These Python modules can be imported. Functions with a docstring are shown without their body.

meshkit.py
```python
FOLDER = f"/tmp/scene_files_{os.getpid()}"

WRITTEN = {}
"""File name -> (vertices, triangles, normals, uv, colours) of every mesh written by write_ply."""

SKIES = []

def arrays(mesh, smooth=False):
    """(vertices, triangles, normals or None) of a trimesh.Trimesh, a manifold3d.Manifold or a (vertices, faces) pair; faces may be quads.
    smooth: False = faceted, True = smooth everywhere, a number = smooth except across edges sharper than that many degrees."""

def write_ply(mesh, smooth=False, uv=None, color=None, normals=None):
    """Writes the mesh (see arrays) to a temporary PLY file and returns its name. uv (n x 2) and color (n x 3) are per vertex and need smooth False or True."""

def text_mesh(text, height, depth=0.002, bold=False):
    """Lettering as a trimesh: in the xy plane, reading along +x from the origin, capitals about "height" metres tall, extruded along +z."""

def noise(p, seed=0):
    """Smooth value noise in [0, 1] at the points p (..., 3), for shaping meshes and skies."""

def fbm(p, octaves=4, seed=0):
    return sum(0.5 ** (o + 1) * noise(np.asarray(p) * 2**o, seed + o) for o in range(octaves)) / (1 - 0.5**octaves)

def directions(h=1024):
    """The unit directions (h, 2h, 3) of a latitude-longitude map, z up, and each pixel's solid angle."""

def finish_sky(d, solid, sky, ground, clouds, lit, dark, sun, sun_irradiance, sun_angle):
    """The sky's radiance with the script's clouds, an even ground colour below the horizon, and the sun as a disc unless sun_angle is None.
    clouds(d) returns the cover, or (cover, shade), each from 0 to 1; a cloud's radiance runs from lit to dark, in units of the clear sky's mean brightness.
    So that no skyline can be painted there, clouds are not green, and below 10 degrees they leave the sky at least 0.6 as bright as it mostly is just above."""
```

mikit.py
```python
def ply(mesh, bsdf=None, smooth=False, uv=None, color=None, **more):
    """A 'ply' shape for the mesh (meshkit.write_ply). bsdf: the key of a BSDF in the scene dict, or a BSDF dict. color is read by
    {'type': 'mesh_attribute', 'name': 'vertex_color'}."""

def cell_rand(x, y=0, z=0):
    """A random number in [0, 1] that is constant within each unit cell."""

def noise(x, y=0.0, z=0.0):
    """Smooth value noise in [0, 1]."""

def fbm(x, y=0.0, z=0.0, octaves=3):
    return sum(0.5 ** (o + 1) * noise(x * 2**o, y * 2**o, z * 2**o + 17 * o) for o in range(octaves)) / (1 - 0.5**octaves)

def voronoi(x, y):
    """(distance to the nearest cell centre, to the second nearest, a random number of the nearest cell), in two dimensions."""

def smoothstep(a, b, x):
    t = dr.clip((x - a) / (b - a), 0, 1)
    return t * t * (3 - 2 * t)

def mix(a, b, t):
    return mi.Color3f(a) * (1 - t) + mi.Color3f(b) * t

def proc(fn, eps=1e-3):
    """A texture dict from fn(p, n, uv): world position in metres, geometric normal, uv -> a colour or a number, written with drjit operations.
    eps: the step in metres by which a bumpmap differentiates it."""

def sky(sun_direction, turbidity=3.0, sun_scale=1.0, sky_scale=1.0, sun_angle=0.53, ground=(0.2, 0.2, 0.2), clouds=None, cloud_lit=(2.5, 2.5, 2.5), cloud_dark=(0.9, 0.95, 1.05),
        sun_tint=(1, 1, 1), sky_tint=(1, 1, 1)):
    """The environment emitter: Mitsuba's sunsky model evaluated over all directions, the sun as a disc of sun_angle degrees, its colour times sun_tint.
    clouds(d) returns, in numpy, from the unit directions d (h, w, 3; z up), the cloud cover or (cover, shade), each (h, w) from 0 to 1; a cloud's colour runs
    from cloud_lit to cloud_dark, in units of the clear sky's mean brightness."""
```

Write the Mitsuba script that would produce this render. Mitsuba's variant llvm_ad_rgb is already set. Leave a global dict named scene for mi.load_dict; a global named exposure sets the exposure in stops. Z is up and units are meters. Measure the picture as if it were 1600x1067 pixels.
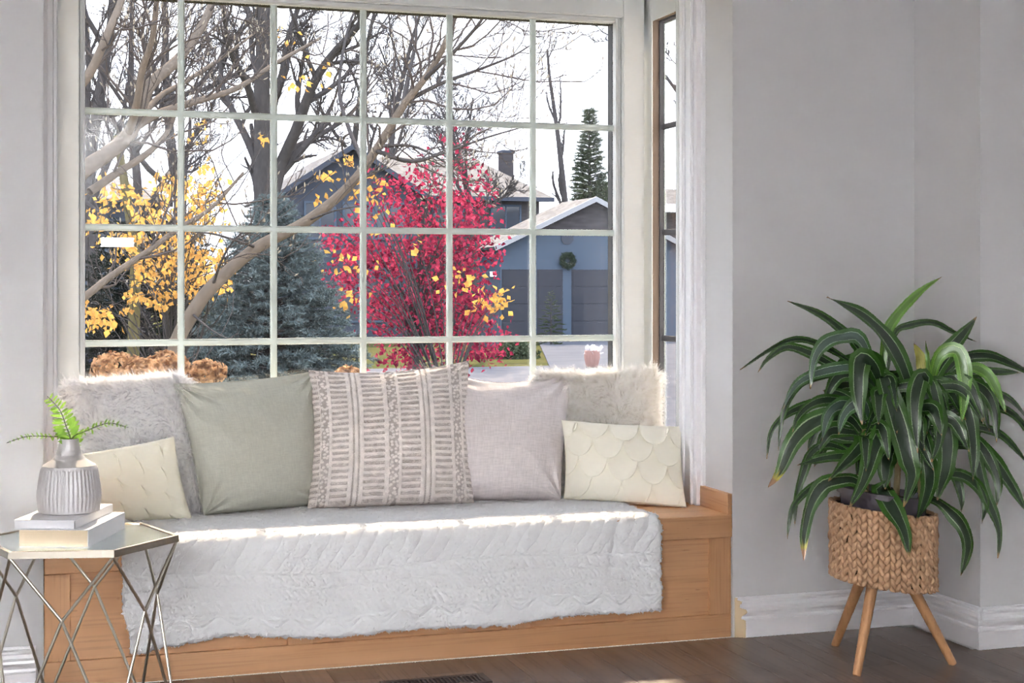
import math, random
import numpy as np, trimesh, mitsuba as mi, drjit as dr
import manifold3d as m3
import mikit, meshkit
from mikit import proc, noise, fbm, voronoi, cell_rand, smoothstep, mix

T = mi.ScalarTransform4f
PI = math.pi
scene, labels = {}, {}

# ------------------------------------------------------------------ camera, sky, sun, exposure
FPX, UC, VH, YAW, EYE = 2364.0, 800.0, 445.0, math.radians(17.6), 1.32
SY, CY = math.sin(YAW), math.cos(YAW)
scene['camera'] = {'type': 'perspective', 'fov': math.degrees(2 * math.atan(800 / FPX)), 'fov_axis': 'x',
                   'near_clip': 0.05, 'far_clip': 2000.0,
                   'principal_point_offset_y': (533.5 - VH) / 1067.0,
                   'to_world': T().look_at(origin=[0, 0, EYE], target=[SY, CY, EYE], up=[0, 0, 1])}
SUN_AZ, SUN_EL = math.radians(12), math.radians(43.5)
SUN = [math.sin(SUN_AZ) * math.cos(SUN_EL), math.cos(SUN_AZ) * math.cos(SUN_EL), math.sin(SUN_EL)]


def thin_cloud(d):
    n = meshkit.fbm(d * np.array([3.0, 3.0, 6.0]), 4, 3)
    return np.clip(0.75 + 0.5 * (n - 0.5), 0, 1), np.clip(0.2 * n, 0, 1)


scene['sky'] = mikit.sky(SUN, turbidity=4.0, sun_scale=2.7, sky_scale=1.0, sun_angle=2.2, ground=(0.25, 0.24, 0.22),
                         clouds=thin_cloud, cloud_lit=(9.6, 10.2, 11.5), cloud_dark=(8.6, 9.2, 10.5), sun_tint=(1.0, 0.97, 0.93))
# unseen flash behind the camera, bounced off the ceiling to light the room
scene['unseen_bounce_flash'] = {'type': 'spot', 'to_world': T().look_at(origin=[-1.5, -1.2, 0.5], target=[-1.6, -1.5, 2.62], up=[0, 1, 0]),
                         'intensity': {'type': 'rgb', 'value': [196.0, 200.0, 203.0]}, 'cutoff_angle': 56.0, 'beam_width': 34.0}
PANEL_L = 25.0
exposure = 2.0


def at(u, v, Y):
    """The point of the plane y = Y that the pixel (u, v) of the photograph shows."""
    t = (u - UC) / FPX
    x, y = SY + t * CY, CY - t * SY
    return np.array([x / y * Y, Y, EYE + (VH - v) / FPX / y * Y])


def s_z(u, vv, z):
    """The point at height z under the pixel."""
    d = np.array([SY + (u - UC) / FPX * CY, CY - (u - UC) / FPX * SY, (VH - vv) / FPX])
    return d * ((z - EYE) / d[2]) + np.array([0, 0, EYE])


def px(Y, u=800):
    """Metres per pixel at depth Y."""
    t = (u - UC) / FPX
    return Y / (CY - t * SY) / FPX


# ------------------------------------------------------------------ helpers
def numbered(key):
    if key not in scene and key not in labels and key not in used:
        used.add(key)
        return key
    n = 1
    while f'{key}_{n:03d}' in scene or f'{key}_{n:03d}' in labels or f'{key}_{n:03d}' in used:
        n += 1
    used.add(f'{key}_{n:03d}')
    return f'{key}_{n:03d}'


used = set()


def tag(key, label=None, cat=None, group=None, kind=None):
    d = {k: v for k, v in (('label', label), ('category', cat), ('group', group), ('kind', kind)) if v}
    if d:
        labels[key] = d
    return key


def thing(name, label, cat, group=None, kind=None):
    return tag(numbered(name), label, cat, group, kind)


def put(key, mesh, bsdf, label=None, cat=None, group=None, kind=None, smooth=False, uv=None, color=None):
    key = numbered(key)
    scene[key] = mikit.ply(mesh, bsdf, smooth=smooth, uv=uv, color=color)
    return tag(key, label, cat, group, kind)


def put_ply(key, shape, to_world=None, **kw):
    key = numbered(key)
    scene[key] = dict(shape, to_world=to_world) if to_world is not None else dict(shape)
    return tag(key, **kw)


def cat_mesh(ms):
    """Joins (v, f) pairs or trimeshes into one trimesh."""
    vs, fs, n = [], [], 0
    for m in ms:
        v, f = (m.vertices, m.faces) if hasattr(m, 'vertices') else m
        v, f = np.asarray(v, float), np.asarray(f, int)
        if f.shape[1] == 4:
            f = np.vstack([f[:, [0, 1, 2]], f[:, [0, 2, 3]]])
        vs.append(v)
        fs.append(f + n)
        n += len(v)
    return trimesh.Trimesh(np.vstack(vs), np.vstack(fs), process=False)


def box(x0, x1, y0, y1, z0, z1, c=0.0):
    """A box, its edges chamfered by c."""
    if c <= 0:
        m = trimesh.creation.box([x1 - x0, y1 - y0, z1 - z0])
        m.apply_translation([(x0 + x1) / 2, (y0 + y1) / 2, (z0 + z1) / 2])
        return m
    p = []
    for sx in (0, 1):
        for sy in (0, 1):
            for sz in (0, 1):
                X, Y, Z = (x0, x1)[sx], (y0, y1)[sy], (z0, z1)[sz]
                dx, dy, dz = (c if not sx else -c), (c if not sy else -c), (c if not sz else -c)
                p += [[X + dx, Y + dy, Z], [X + dx, Y, Z + dz], [X, Y + dy, Z + dz]]
    return trimesh.Trimesh(np.array(p)).convex_hull


def extrude(poly, p0, p1, up=(0, 0, 1)):
    """Sweeps the closed outline (side, up) from p0 to p1; side = direction x up."""
    p0, p1, up = np.asarray(p0, float), np.asarray(p1, float), np.asarray(up, float)
    d = (p1 - p0) / np.linalg.norm(p1 - p0)
    s = np.cross(d, up)
    s /= np.linalg.norm(s)
    poly = np.asarray(poly, float)
    tri = trimesh.creation.triangulate_polygon(__import__('shapely').Polygon(poly), engine='earcut')
    a = p0 + poly[:, :1] * s + poly[:, 1:2] * up
    b = a + (p1 - p0)
    n = len(poly)
    i = np.arange(n)
    q = np.stack([i, (i + 1) % n, (i + 1) % n + n, i + n], 1)
    tv, tf = np.asarray(tri[0]), np.asarray(tri[1])
    ca = p0 + tv[:, :1] * s + tv[:, 1:2] * up
    m = cat_mesh([(np.vstack([a, b]), q), (ca, tf[:, ::-1]), (ca + (p1 - p0), tf)])
    m.merge_vertices()
    trimesh.repair.fix_normals(m)
    return m


def tubes(lines, sides=5, cap=False):
    """Polylines [(points, radii)] as tapered tubes in one mesh."""
    vs, fs, n = [], [], 0
    ang = np.arange(sides) * 2 * PI / sides
    ca, sa = np.cos(ang)[None, :, None], np.sin(ang)[None, :, None]
    j = np.arange(sides)
    for p, r in lines:
        p = np.asarray(p, float)
        k = len(p)
        t = np.empty_like(p)
        t[1:-1] = p[2:] - p[:-2]
        t[0], t[-1] = p[1] - p[0], p[-1] - p[-2]
        t /= np.linalg.norm(t, axis=1, keepdims=True) + 1e-12
        mean = p[-1] - p[0]
        ref = np.array([0, 0, 1.0]) if abs(mean[2]) < 0.8 * np.linalg.norm(mean) + 1e-9 else np.array([1.0, 0, 0])
        a = np.cross(t, ref)
        a /= np.linalg.norm(a, axis=1, keepdims=True) + 1e-12
        b = np.cross(t, a)
        r = np.broadcast_to(np.asarray(r, float), (k,))
        vs.append((p[:, None] + r[:, None, None] * (ca * a[:, None] + sa * b[:, None])).reshape(-1, 3))
        i = np.arange(k - 1)[:, None] * sides
        f = np.stack([i + j, i + (j + 1) % sides, i + sides + (j + 1) % sides, i + sides + j], -1).reshape(-1, 4)
        fs.append(np.vstack([f[:, [0, 1, 2]], f[:, [0, 2, 3]]]) + n)
        n += k * sides
        if cap:
            for e in (0, k - 1):
                o = n - k * sides + e * sides
                fs.append(np.array([[o, o + q, o + q + 1] if e else [o, o + q + 1, o + q] for q in range(1, sides - 1)]))
    return trimesh.Trimesh(np.vstack(vs), np.vstack(fs), process=False)


def rod(p0, p1, r, sides=10):
    return tubes([([p0, p1], r)], sides, True)


def lathe(profile, n=48, center=(0, 0, 0)):
    prof = np.asarray(profile, float)
    a = np.arange(n) * 2 * PI / n
    v = np.stack([prof[:, None, 0] * np.cos(a), prof[:, None, 0] * np.sin(a), np.broadcast_to(prof[:, None, 1], (len(prof), n))], -1).reshape(-1, 3)
    i, j = np.meshgrid(np.arange(len(prof) - 1), np.arange(n), indexing='ij')
    q = np.stack([i * n + j, i * n + (j + 1) % n, (i + 1) * n + (j + 1) % n, (i + 1) * n + j], -1).reshape(-1, 4)
    return cat_mesh([(v + np.asarray(center), q)])


def grid_faces(nu, nv, flip=False):
    i, j = np.meshgrid(np.arange(nu - 1), np.arange(nv - 1), indexing='ij')
    q = np.stack([i * nv + j, (i + 1) * nv + j, (i + 1) * nv + j + 1, i * nv + j + 1], -1).reshape(-1, 4)
    if flip:
        q = q[:, ::-1]
    return np.vstack([q[:, [0, 1, 2]], q[:, [0, 2, 3]]])


def spline(points, n):
    """Catmull-Rom through the points, n samples."""
    p = np.asarray(points, float)
    if len(p) == 2:
        return p[0] + np.linspace(0, 1, n)[:, None] * (p[1] - p[0])
    q = np.vstack([2 * p[0] - p[1], p, 2 * p[-1] - p[-2]])
    seg = np.linalg.norm(np.diff(p, axis=0), axis=1)
    c = np.concatenate([[0], np.cumsum(seg)])
    out = []
    for s in np.linspace(0, c[-1], n):
        i = min(max(int(np.searchsorted(c, s) - 1), 0), len(seg) - 1)
        t = (s - c[i]) / max(seg[i], 1e-9)
        a, b, d, e = q[i], q[i + 1], q[i + 2], q[i + 3]
        out.append(0.5 * (2 * b + (d - a) * t + (2 * a - 5 * b + 4 * d - e) * t * t + (3 * b - a - 3 * d + e) * t ** 3))
    return np.array(out)


def unit(v):
    v = np.asarray(v, float)
    return v / (np.linalg.norm(v, axis=-1, keepdims=True) + 1e-12)


# ------------------------------------------------------------------ materials
def rgb(*c):
    return {'type': 'rgb', 'value': list(c)}


def srgb(r, g, b):
    f = lambda c: (c / 255 / 12.92) if c <= 10 else ((c / 255 + 0.055) / 1.055) ** 2.4  # noqa: E731
    return [f(r), f(g), f(b)]


def mat(name, color, rough=0.6, spec=0.3, two=True, **more):
    c = color if isinstance(color, dict) else rgb(*color)
    d = {'type': 'principled', 'base_color': c, 'roughness': rough, 'specular': spec, **more}
    scene[name] = {'type': 'twosided', 'bsdf': d} if two else d
    return name


def matte(name, color, two=True):
    c = color if isinstance(color, dict) else rgb(*color)
    d = {'type': 'diffuse', 'reflectance': c}
    scene[name] = {'type': 'twosided', 'bsdf': d} if two else d
    return name


def bumped(name, bump_fn, eps=1e-3, scale=1.0):
    inner = scene[name]['bsdf']
    scene[name] = {'type': 'twosided', 'bsdf': {'type': 'bumpmap', 'arbitrary': proc(bump_fn, eps), 'scale': scale, 'bsdf': inner}}


def leafy(name, color, trans=0.8, rough=0.5):
    c = color if isinstance(color, dict) else rgb(*color)
    scene[name] = {'type': 'principledthin', 'base_color': c, 'roughness': rough, 'diff_trans': trans, 'spec_trans': 0.0, 'eta': 1.3}
    return name


mat('m_wall', [0.595, 0.595, 0.605], 0.75, 0.2)
mat('m_ceiling', [0.80, 0.79, 0.78], 0.8, 0.1)
mat('m_trim', [0.82, 0.82, 0.85], 0.4, 0.4)
mat('m_vinyl', [0.63, 0.65, 0.655], 0.45, 0.4)
mat('m_muntin', [0.56, 0.63, 0.60], 0.45, 0.4)
mat('m_seal', [0.015, 0.013, 0.012], 0.6)
mat('m_brown_jamb', [0.17, 0.125, 0.095], 0.6)
mat('m_gray_sash', [0.06, 0.06, 0.065], 0.6)
mat('m_mdf', [0.55, 0.42, 0.27], 0.7)
scene['m_glass'] = {'type': 'thindielectric', 'int_ior': 1.5}


def wood_fn(axis, a, b, c, sc=1.0):
    def fn(p, n, uv):
        q = [p.x, p.y, p.z]
        along = q[axis]
        o = [q[k] for k in range(3) if k != axis]
        w = fbm(along * 1.6 * sc, o[0] * 9 * sc, o[1] * 9 * sc, 3)
        g = fbm(along * 5 * sc, o[0] * 130 * sc, o[1] * 130 * sc, 2)
        k = noise(along * 22, o[0] * 60, o[1] * 60)
        col = mix(a, b, smoothstep(0.3, 0.75, w))
        col = mix(col, c, 0.38 * smoothstep(0.45, 0.9, g) + 0.5 * smoothstep(0.93, 0.98, k))
        return col
    return proc(fn)


MA, MB_, MC = (0.53, 0.295, 0.155), (0.46, 0.235, 0.11), (0.30, 0.135, 0.06)
mat('m_maple_x', wood_fn(0, MA, MB_, MC), 0.42, 0.35)
mat('m_maple_z', wood_fn(2, MA, MB_, MC), 0.42, 0.35)
mat('m_maple_y', wood_fn(1, MA, MB_, MC), 0.42, 0.35)
for i, k in enumerate((1.0, 0.82, 1.15, 0.93)):
    mat(f'm_plank_{i}', wood_fn(1, (0.060 * k, 0.042 * k, 0.034 * k), (0.046 * k, 0.031 * k, 0.025 * k), (0.030 * k, 0.020 * k, 0.016 * k), 0.8), 0.38, 0.4)
mat('m_leg_wood', wood_fn(2, (0.38, 0.195, 0.085), (0.31, 0.15, 0.062), (0.20, 0.09, 0.036), 1.5), 0.5)


def plank_floor(p, n, uv):
    r = cell_rand(dr.floor(p.x / 0.16), dr.floor(p.y / 1.2 + cell_rand(dr.floor(p.x / 0.16), 5, 5)), 0)
    g = fbm(p.x * 100, p.y * 4, 0, 2)
    return mi.Color3f(0.060, 0.042, 0.034) * (0.75 + 0.4 * r) * (0.8 + 0.4 * g)


mat('m_floor_far', proc(plank_floor), 0.38, 0.4)
mat('m_vent', [0.02, 0.014, 0.012], 0.5)
matte('m_dark', [0.01, 0.01, 0.01])
matte('m_blanket', [0.66, 0.665, 0.68])
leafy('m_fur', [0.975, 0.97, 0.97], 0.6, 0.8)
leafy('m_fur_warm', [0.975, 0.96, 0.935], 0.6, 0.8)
leafy('m_fur_shade', [0.60, 0.59, 0.61], 0.5, 0.8)  # grey copy of the fur colour, standing in for shade between strands
leafy('m_fur_warm_shade', [0.64, 0.61, 0.55], 0.5, 0.8)  # likewise for the cream fur: shade put into the strand colour
matte('m_cover_white', [0.8, 0.79, 0.78])


def weave(c, k, amp):
    def fn(p, n, uv):
        a = noise(uv.x * k, uv.y * k * 0.15)
        b = noise(uv.x * k * 0.15, uv.y * k, 3.0)
        return mi.Color3f(*c) * (1 - amp + amp * (a + b))
    return proc(fn)


matte('m_sage', weave((0.40, 0.40, 0.35), 220, 0.10))
matte('m_pink', weave((0.60, 0.555, 0.555), 160, 0.13))
matte('m_cream', [0.80, 0.775, 0.66])
matte('m_cream_pink', [0.79, 0.755, 0.65])

WOVEN = [(0.0, 0.04, 1), (0.047, 0.094, 2), (0.113, 0.213, 1), (0.225, 0.295, 3), (0.306, 0.43, 1), (0.457, 0.516, 2), (0.533, 0.65, 1),
         (0.662, 0.732, 3), (0.744, 0.855, 1), (0.876, 0.93, 2), (0.948, 1.0, 1)]
RUNGS = 24


def woven_color(p, n, uv):
    u, v = uv.x, uv.y
    jit = noise(u * 30, v * 30)
    d = mi.Float(0)
    for a, b, kind in WOVEN:
        inside = (u > a) & (u < b)
        if kind == 1:
            f = v * RUNGS + 0.15 * noise(u * 25, v * 8, a * 50)
            f = f - dr.floor(f)
            x = smoothstep(0.36, 0.46, f) * (1 - smoothstep(0.88, 0.98, f))
            x = x * (0.25 + 0.95 * noise(u * 230 + 40 * noise(u * 6, v * 40), v * 60))
        elif kind == 2:
            q, s, w = voronoi(u * 42, v * 42)
            x = smoothstep(0.22, 0.55, q) * 0.85
        else:
            m = (u - a) / (b - a)
            l1 = 1 - smoothstep(0.05, 0.11, dr.abs(m - 0.27))
            l2 = 1 - smoothstep(0.05, 0.11, dr.abs(m - 0.73))
            f = v * 95
            f = f - dr.floor(f)
            x = (l1 + l2) * smoothstep(0.2, 0.4, f) * 1.1
        d = dr.select(inside, x, d)
    col = mix((0.68, 0.63, 0.60), (0.33, 0.285, 0.265), dr.clip(d, 0, 1))
    return col * (0.86 + 0.28 * jit) * (0.9 + 0.2 * noise(u * 300, v * 300))


matte('m_woven', proc(woven_color))
mat('m_ceramic', [0.50, 0.485, 0.49], 0.55, 0.2)
mat('m_book_white', [0.66, 0.665, 0.69], 0.45, 0.4)


def pages(p, n, uv):
    return mix((0.60, 0.50, 0.37), (0.47, 0.36, 0.24), 0.55 * noise(p.x * 6, p.y * 6, p.z * 900))


matte('m_pages', proc(pages))
scene['m_brass'] = {'type': 'twosided', 'bsdf': {'type': 'principled', 'base_color': rgb(0.46, 0.43, 0.37), 'metallic': 1.0, 'roughness': 0.26}}
scene['m_mirror'] = {'type': 'twosided', 'bsdf': {'type': 'principled', 'base_color': rgb(0.76, 0.82, 0.80), 'metallic': 1.0, 'roughness': 0.06}}


def seagrass(p, n, uv):
    g = noise(p.x * 90, p.y * 90, p.z * 60)
    h = fbm(p.x * 300, p.y * 300, p.z * 60, 2)
    c = mix((0.45, 0.285, 0.17), (0.31, 0.175, 0.095), g)
    return mix(c, (0.20, 0.10, 0.05), 0.45 * smoothstep(0.6, 0.9, h))


mat('m_seagrass', proc(seagrass), 0.6, 0.25)
matte('m_lining', [0.04, 0.024, 0.014])  # near-black colour stands in for shade in the gaps between braids
mat('m_pot', [0.018, 0.014, 0.018], 0.35, 0.4)
matte('m_soil', [0.03, 0.02, 0.015])


def blade(edge, mid, stripe):
    def fn(p, n, uv):
        a = dr.abs(uv.x - 0.5) * 2
        fine = noise(uv.x * 46, uv.y * 1.5, p.x * 3)
        c = mix(mid, edge, smoothstep(0.42, 0.6, a))
        c = c * (0.75 + 0.5 * fine)
        s = (1 - smoothstep(0.015, 0.06, dr.abs(a - 0.50))) * (0.35 + 0.65 * noise(p.x * 5, p.y * 5, p.z * 5))
        c = mix(c, stripe, 0.9 * s)
        c = mix(c, (0.16, 0.09, 0.035), smoothstep(0.955, 0.985, uv.y))
        return c
    return proc(fn)


mat('m_blade', blade((0.012, 0.036, 0.004), (0.007, 0.013, 0.007), (0.22, 0.27, 0.17)), 0.40, 0.28)
mat('m_blade_silver', blade((0.022, 0.055, 0.015), (0.03, 0.045, 0.038), (0.34, 0.4, 0.34)), 0.38, 0.4)
mat('m_blade_lime', blade((0.055, 0.13, 0.012), (0.035, 0.08, 0.010), (0.20, 0.29, 0.09)), 0.38, 0.5)
mat('m_blade_yellow', blade((0.34, 0.32, 0.06), (0.30, 0.27, 0.05), (0.45, 0.42, 0.15)), 0.45, 0.4)


def tipped(p, n, uv):
    a = dr.abs(uv.x - 0.5) * 2
    c = mix((0.008, 0.015, 0.008), (0.016, 0.048, 0.007), smoothstep(0.42, 0.6, a))
    c = mix(c, (0.24, 0.29, 0.18), 0.7 * (1 - smoothstep(0.03, 0.085, dr.abs(a - 0.5))))
    c = mix(c, (0.42, 0.36, 0.05), 0.8 * smoothstep(0.86, 0.92, uv.y + 0.12 * noise(uv.x * 5, uv.y * 4) - 0.06))
    return mix(c, (0.24, 0.13, 0.07), smoothstep(0.915, 0.94, uv.y))


mat('m_blade_tipped', proc(tipped), 0.4, 0.45)
mat('m_cane', [0.19, 0.14, 0.07], 0.7)
leafy('m_fern', [0.22, 0.40, 0.07], 0.8)
mat('m_fern_stem', [0.02, 0.025, 0.012], 0.6)

# outdoors
matte('m_lawn', proc(lambda p, n, uv: mix((0.045, 0.058, 0.02), (0.09, 0.08, 0.04), fbm(p.x * 1.5, p.y * 1.5, 0, 4))))
matte('m_bed', proc(lambda p, n, uv: mix((0.05, 0.04, 0.03), (0.15, 0.11, 0.07), fbm(p.x * 9, p.y * 9, 0, 3))))
matte('m_asphalt', proc(lambda p, n, uv: mix((0.085, 0.092, 0.115), (0.12, 0.128, 0.15), fbm(p.x * 2, p.y * 2, 0, 3))))


def bark_fn(a, b):
    return proc(lambda p, n, uv: mix(a, b, fbm(p.x * 22, p.y * 22, p.z * 9, 3)))


matte('m_bark_tan', bark_fn((0.20, 0.168, 0.14), (0.125, 0.108, 0.092)))
matte('m_bark_gray', bark_fn((0.09, 0.085, 0.085), (0.055, 0.052, 0.054)))
matte('m_bark_green', bark_fn((0.16, 0.14, 0.07), (0.08, 0.075, 0.04)))
matte('m_twig', [0.09, 0.079, 0.075])
leafy('m_bud', [0.42, 0.39, 0.33], 0.7)
matte('m_needle', proc(lambda p, n, uv: mix((0.07, 0.095, 0.10), (0.20, 0.25, 0.26), noise(p.x * 7, p.y * 7, p.z * 7))))
matte('m_conifer', proc(lambda p, n, uv: mix((0.045, 0.065, 0.04), (0.10, 0.12, 0.07), noise(p.x * 1.5, p.y * 1.5, p.z * 1.5))))
matte('m_dark_needle', [0.018, 0.024, 0.02])  # near-black needles of the evergreen at the lower left
leafy('m_leaf_red', proc(lambda p, n, uv: mix((0.11, 0.012, 0.03), (0.42, 0.05, 0.105), smoothstep(0.15, 0.8, noise(p.x * 8, p.y * 8, p.z * 8)))), 0.9)
leafy('m_leaf_yellow', proc(lambda p, n, uv: mix((0.68, 0.42, 0.11), (0.40, 0.19, 0.06), noise(p.x * 17, p.y * 17, p.z * 17))), 0.9)
leafy('m_hydrangea', proc(lambda p, n, uv: mix((0.56, 0.36, 0.21), (0.16, 0.08, 0.045), smoothstep(0.3, 0.85, noise(p.x * 50, p.y * 50, p.z * 50)))), 0.8)
matte('m_siding', [0.075, 0.086, 0.112])
matte('m_siding_blue', [0.09, 0.12, 0.165])
matte('m_brick', proc(lambda p, n, uv: mix((0.095, 0.09, 0.097), (0.065, 0.062, 0.067), noise(p.x * 4, p.y * 4, p.z * 14))))
mat('m_roof', proc(lambda p, n, uv: mix((0.06, 0.062, 0.07), (0.11, 0.114, 0.125), cell_rand(p.x * 3.5, p.y * 3.5, p.z * 6))), 0.8, 0.1)
mat('m_garage', [0.032, 0.036, 0.05], 0.5)
mat('m_white_paint', [0.75, 0.76, 0.78], 0.5)
mat('m_rake', [0.34, 0.35, 0.37], 0.6)
mat('m_house_glass', [0.05, 0.06, 0.08], 0.1, 0.6)
mat('m_car', [0.05, 0.07, 0.14], 0.25, 0.6)
mat('m_wreath', [0.03, 0.05, 0.03], 0.8)
mat('m_terracotta', [0.36, 0.20, 0.17], 0.7)

# ------------------------------------------------------------------ the room
YB, YG, XL, XR, ZS, ZC = 5.15, 5.95, 0.035, 2.50, 0.46, 2.62      # bench front, glass, bay sides, seat, ceiling
XCOR, YCOR = 3.28, 4.72


def struct(key, mesh, m, label=None, **kw):
    return put(key, mesh, m, label=label, kind='structure', **kw)


struct('floor', box(-2.7, 4.7, -2.7, 5.16, -0.16, -0.014), 'm_floor_far', 'brown hardwood plank floor')
rng = random.Random(11)
shared = []
for k, i in enumerate(range(-8, 29)):
    x0 = i * 0.16
    y = 2.6 + rng.uniform(-0.9, 0.0)
    while y < 5.15:
        y1 = min(y + rng.choice([0.7, 0.95, 1.2]), 5.152)
        if y1 > 5.05:
            y1 = 5.152
        if y1 > 2.6 and not (x0 >= XCOR - 0.08 and y > YCOR):
            if x0 >= XCOR - 0.08:
                y1 = min(y1, YCOR + 0.01)
            put('floor__plank', box(x0 + 0.0006, x0 + 0.1594, max(y, 2.6) + 0.0006, y1 - 0.0006, -0.0139, 0.0, 0.001), f'm_plank_{rng.choice([0, 0, 1, 1, 2, 3])}')
        y = y1

struct('ceiling', box(-2.7, 4.7, -2.7, 5.42, ZC, ZC + 0.12), 'm_ceiling', 'plain white room ceiling')
struct('ceiling_bay', box(XL - 0.08, XR + 0.08, 5.42, 6.06, 2.56, 2.74), 'm_vinyl', 'white ceiling slab of the window bay')
struct('wall_left', box(-2.7, XL, YB, 5.42, -0.05, ZC), 'm_wall', 'pale grey painted wall left of the window bay')
struct('wall_right', box(XR, XCOR + 0.2, YB, 5.42, -0.05, ZC), 'm_wall', 'pale grey painted wall between the window bay and the inner corner')
struct('wall_corner', box(XCOR, 4.7, YCOR, 5.15, -0.05, ZC), 'm_wall', 'pale grey wall that juts forward behind the tall plant')
struct('wall_side_left', box(-2.7, -2.55, -2.7, YB, -0.05, ZC), 'm_wall', 'pale grey side wall out of the frame on the left')
struct('wall_side_right', box(4.55, 4.7, -2.7, YCOR, -0.05, ZC), 'm_wall', 'pale grey side wall out of the frame on the right')
struct('wall_back', box(-2.55, 4.55, -2.7, -2.55, -0.05, ZC), 'm_wall', 'pale grey wall behind the camera')
struct('wall_bay', box(XL - 0.06, XR + 0.06, 5.965, 6.05, -0.62, 0.62), 'm_vinyl', 'wall of the window bay below the glass')
struct('wall_bay_top', box(XL - 0.06, XR + 0.06, 5.965, 6.05, 2.45, 2.56), 'm_vinyl', 'header of the window bay above the glass')
struct('wall_bay_left', box(XL - 0.06, XL, 5.42, 5.97, -0.62, 0.56), 'm_vinyl', 'left side of the window bay below its window')
struct('wall_bay_right', box(XR, XR + 0.06, 5.42, 5.97, -0.62, 0.56), 'm_vinyl', 'right side of the window bay below its window')

PROFILE = [(0, 0), (0.019, 0), (0.019, 0.064), (0.0115, 0.070), (0.0110, 0.078), (0.0195, 0.090), (0.0215, 0.098), (0.0195, 0.106), (0.0085, 0.112), (0.0085, 0.124), (0.012, 0.129), (0.012, 0.136), (0.0045, 0.141), (0.0045, 0.149), (0, 0.15)]


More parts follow.
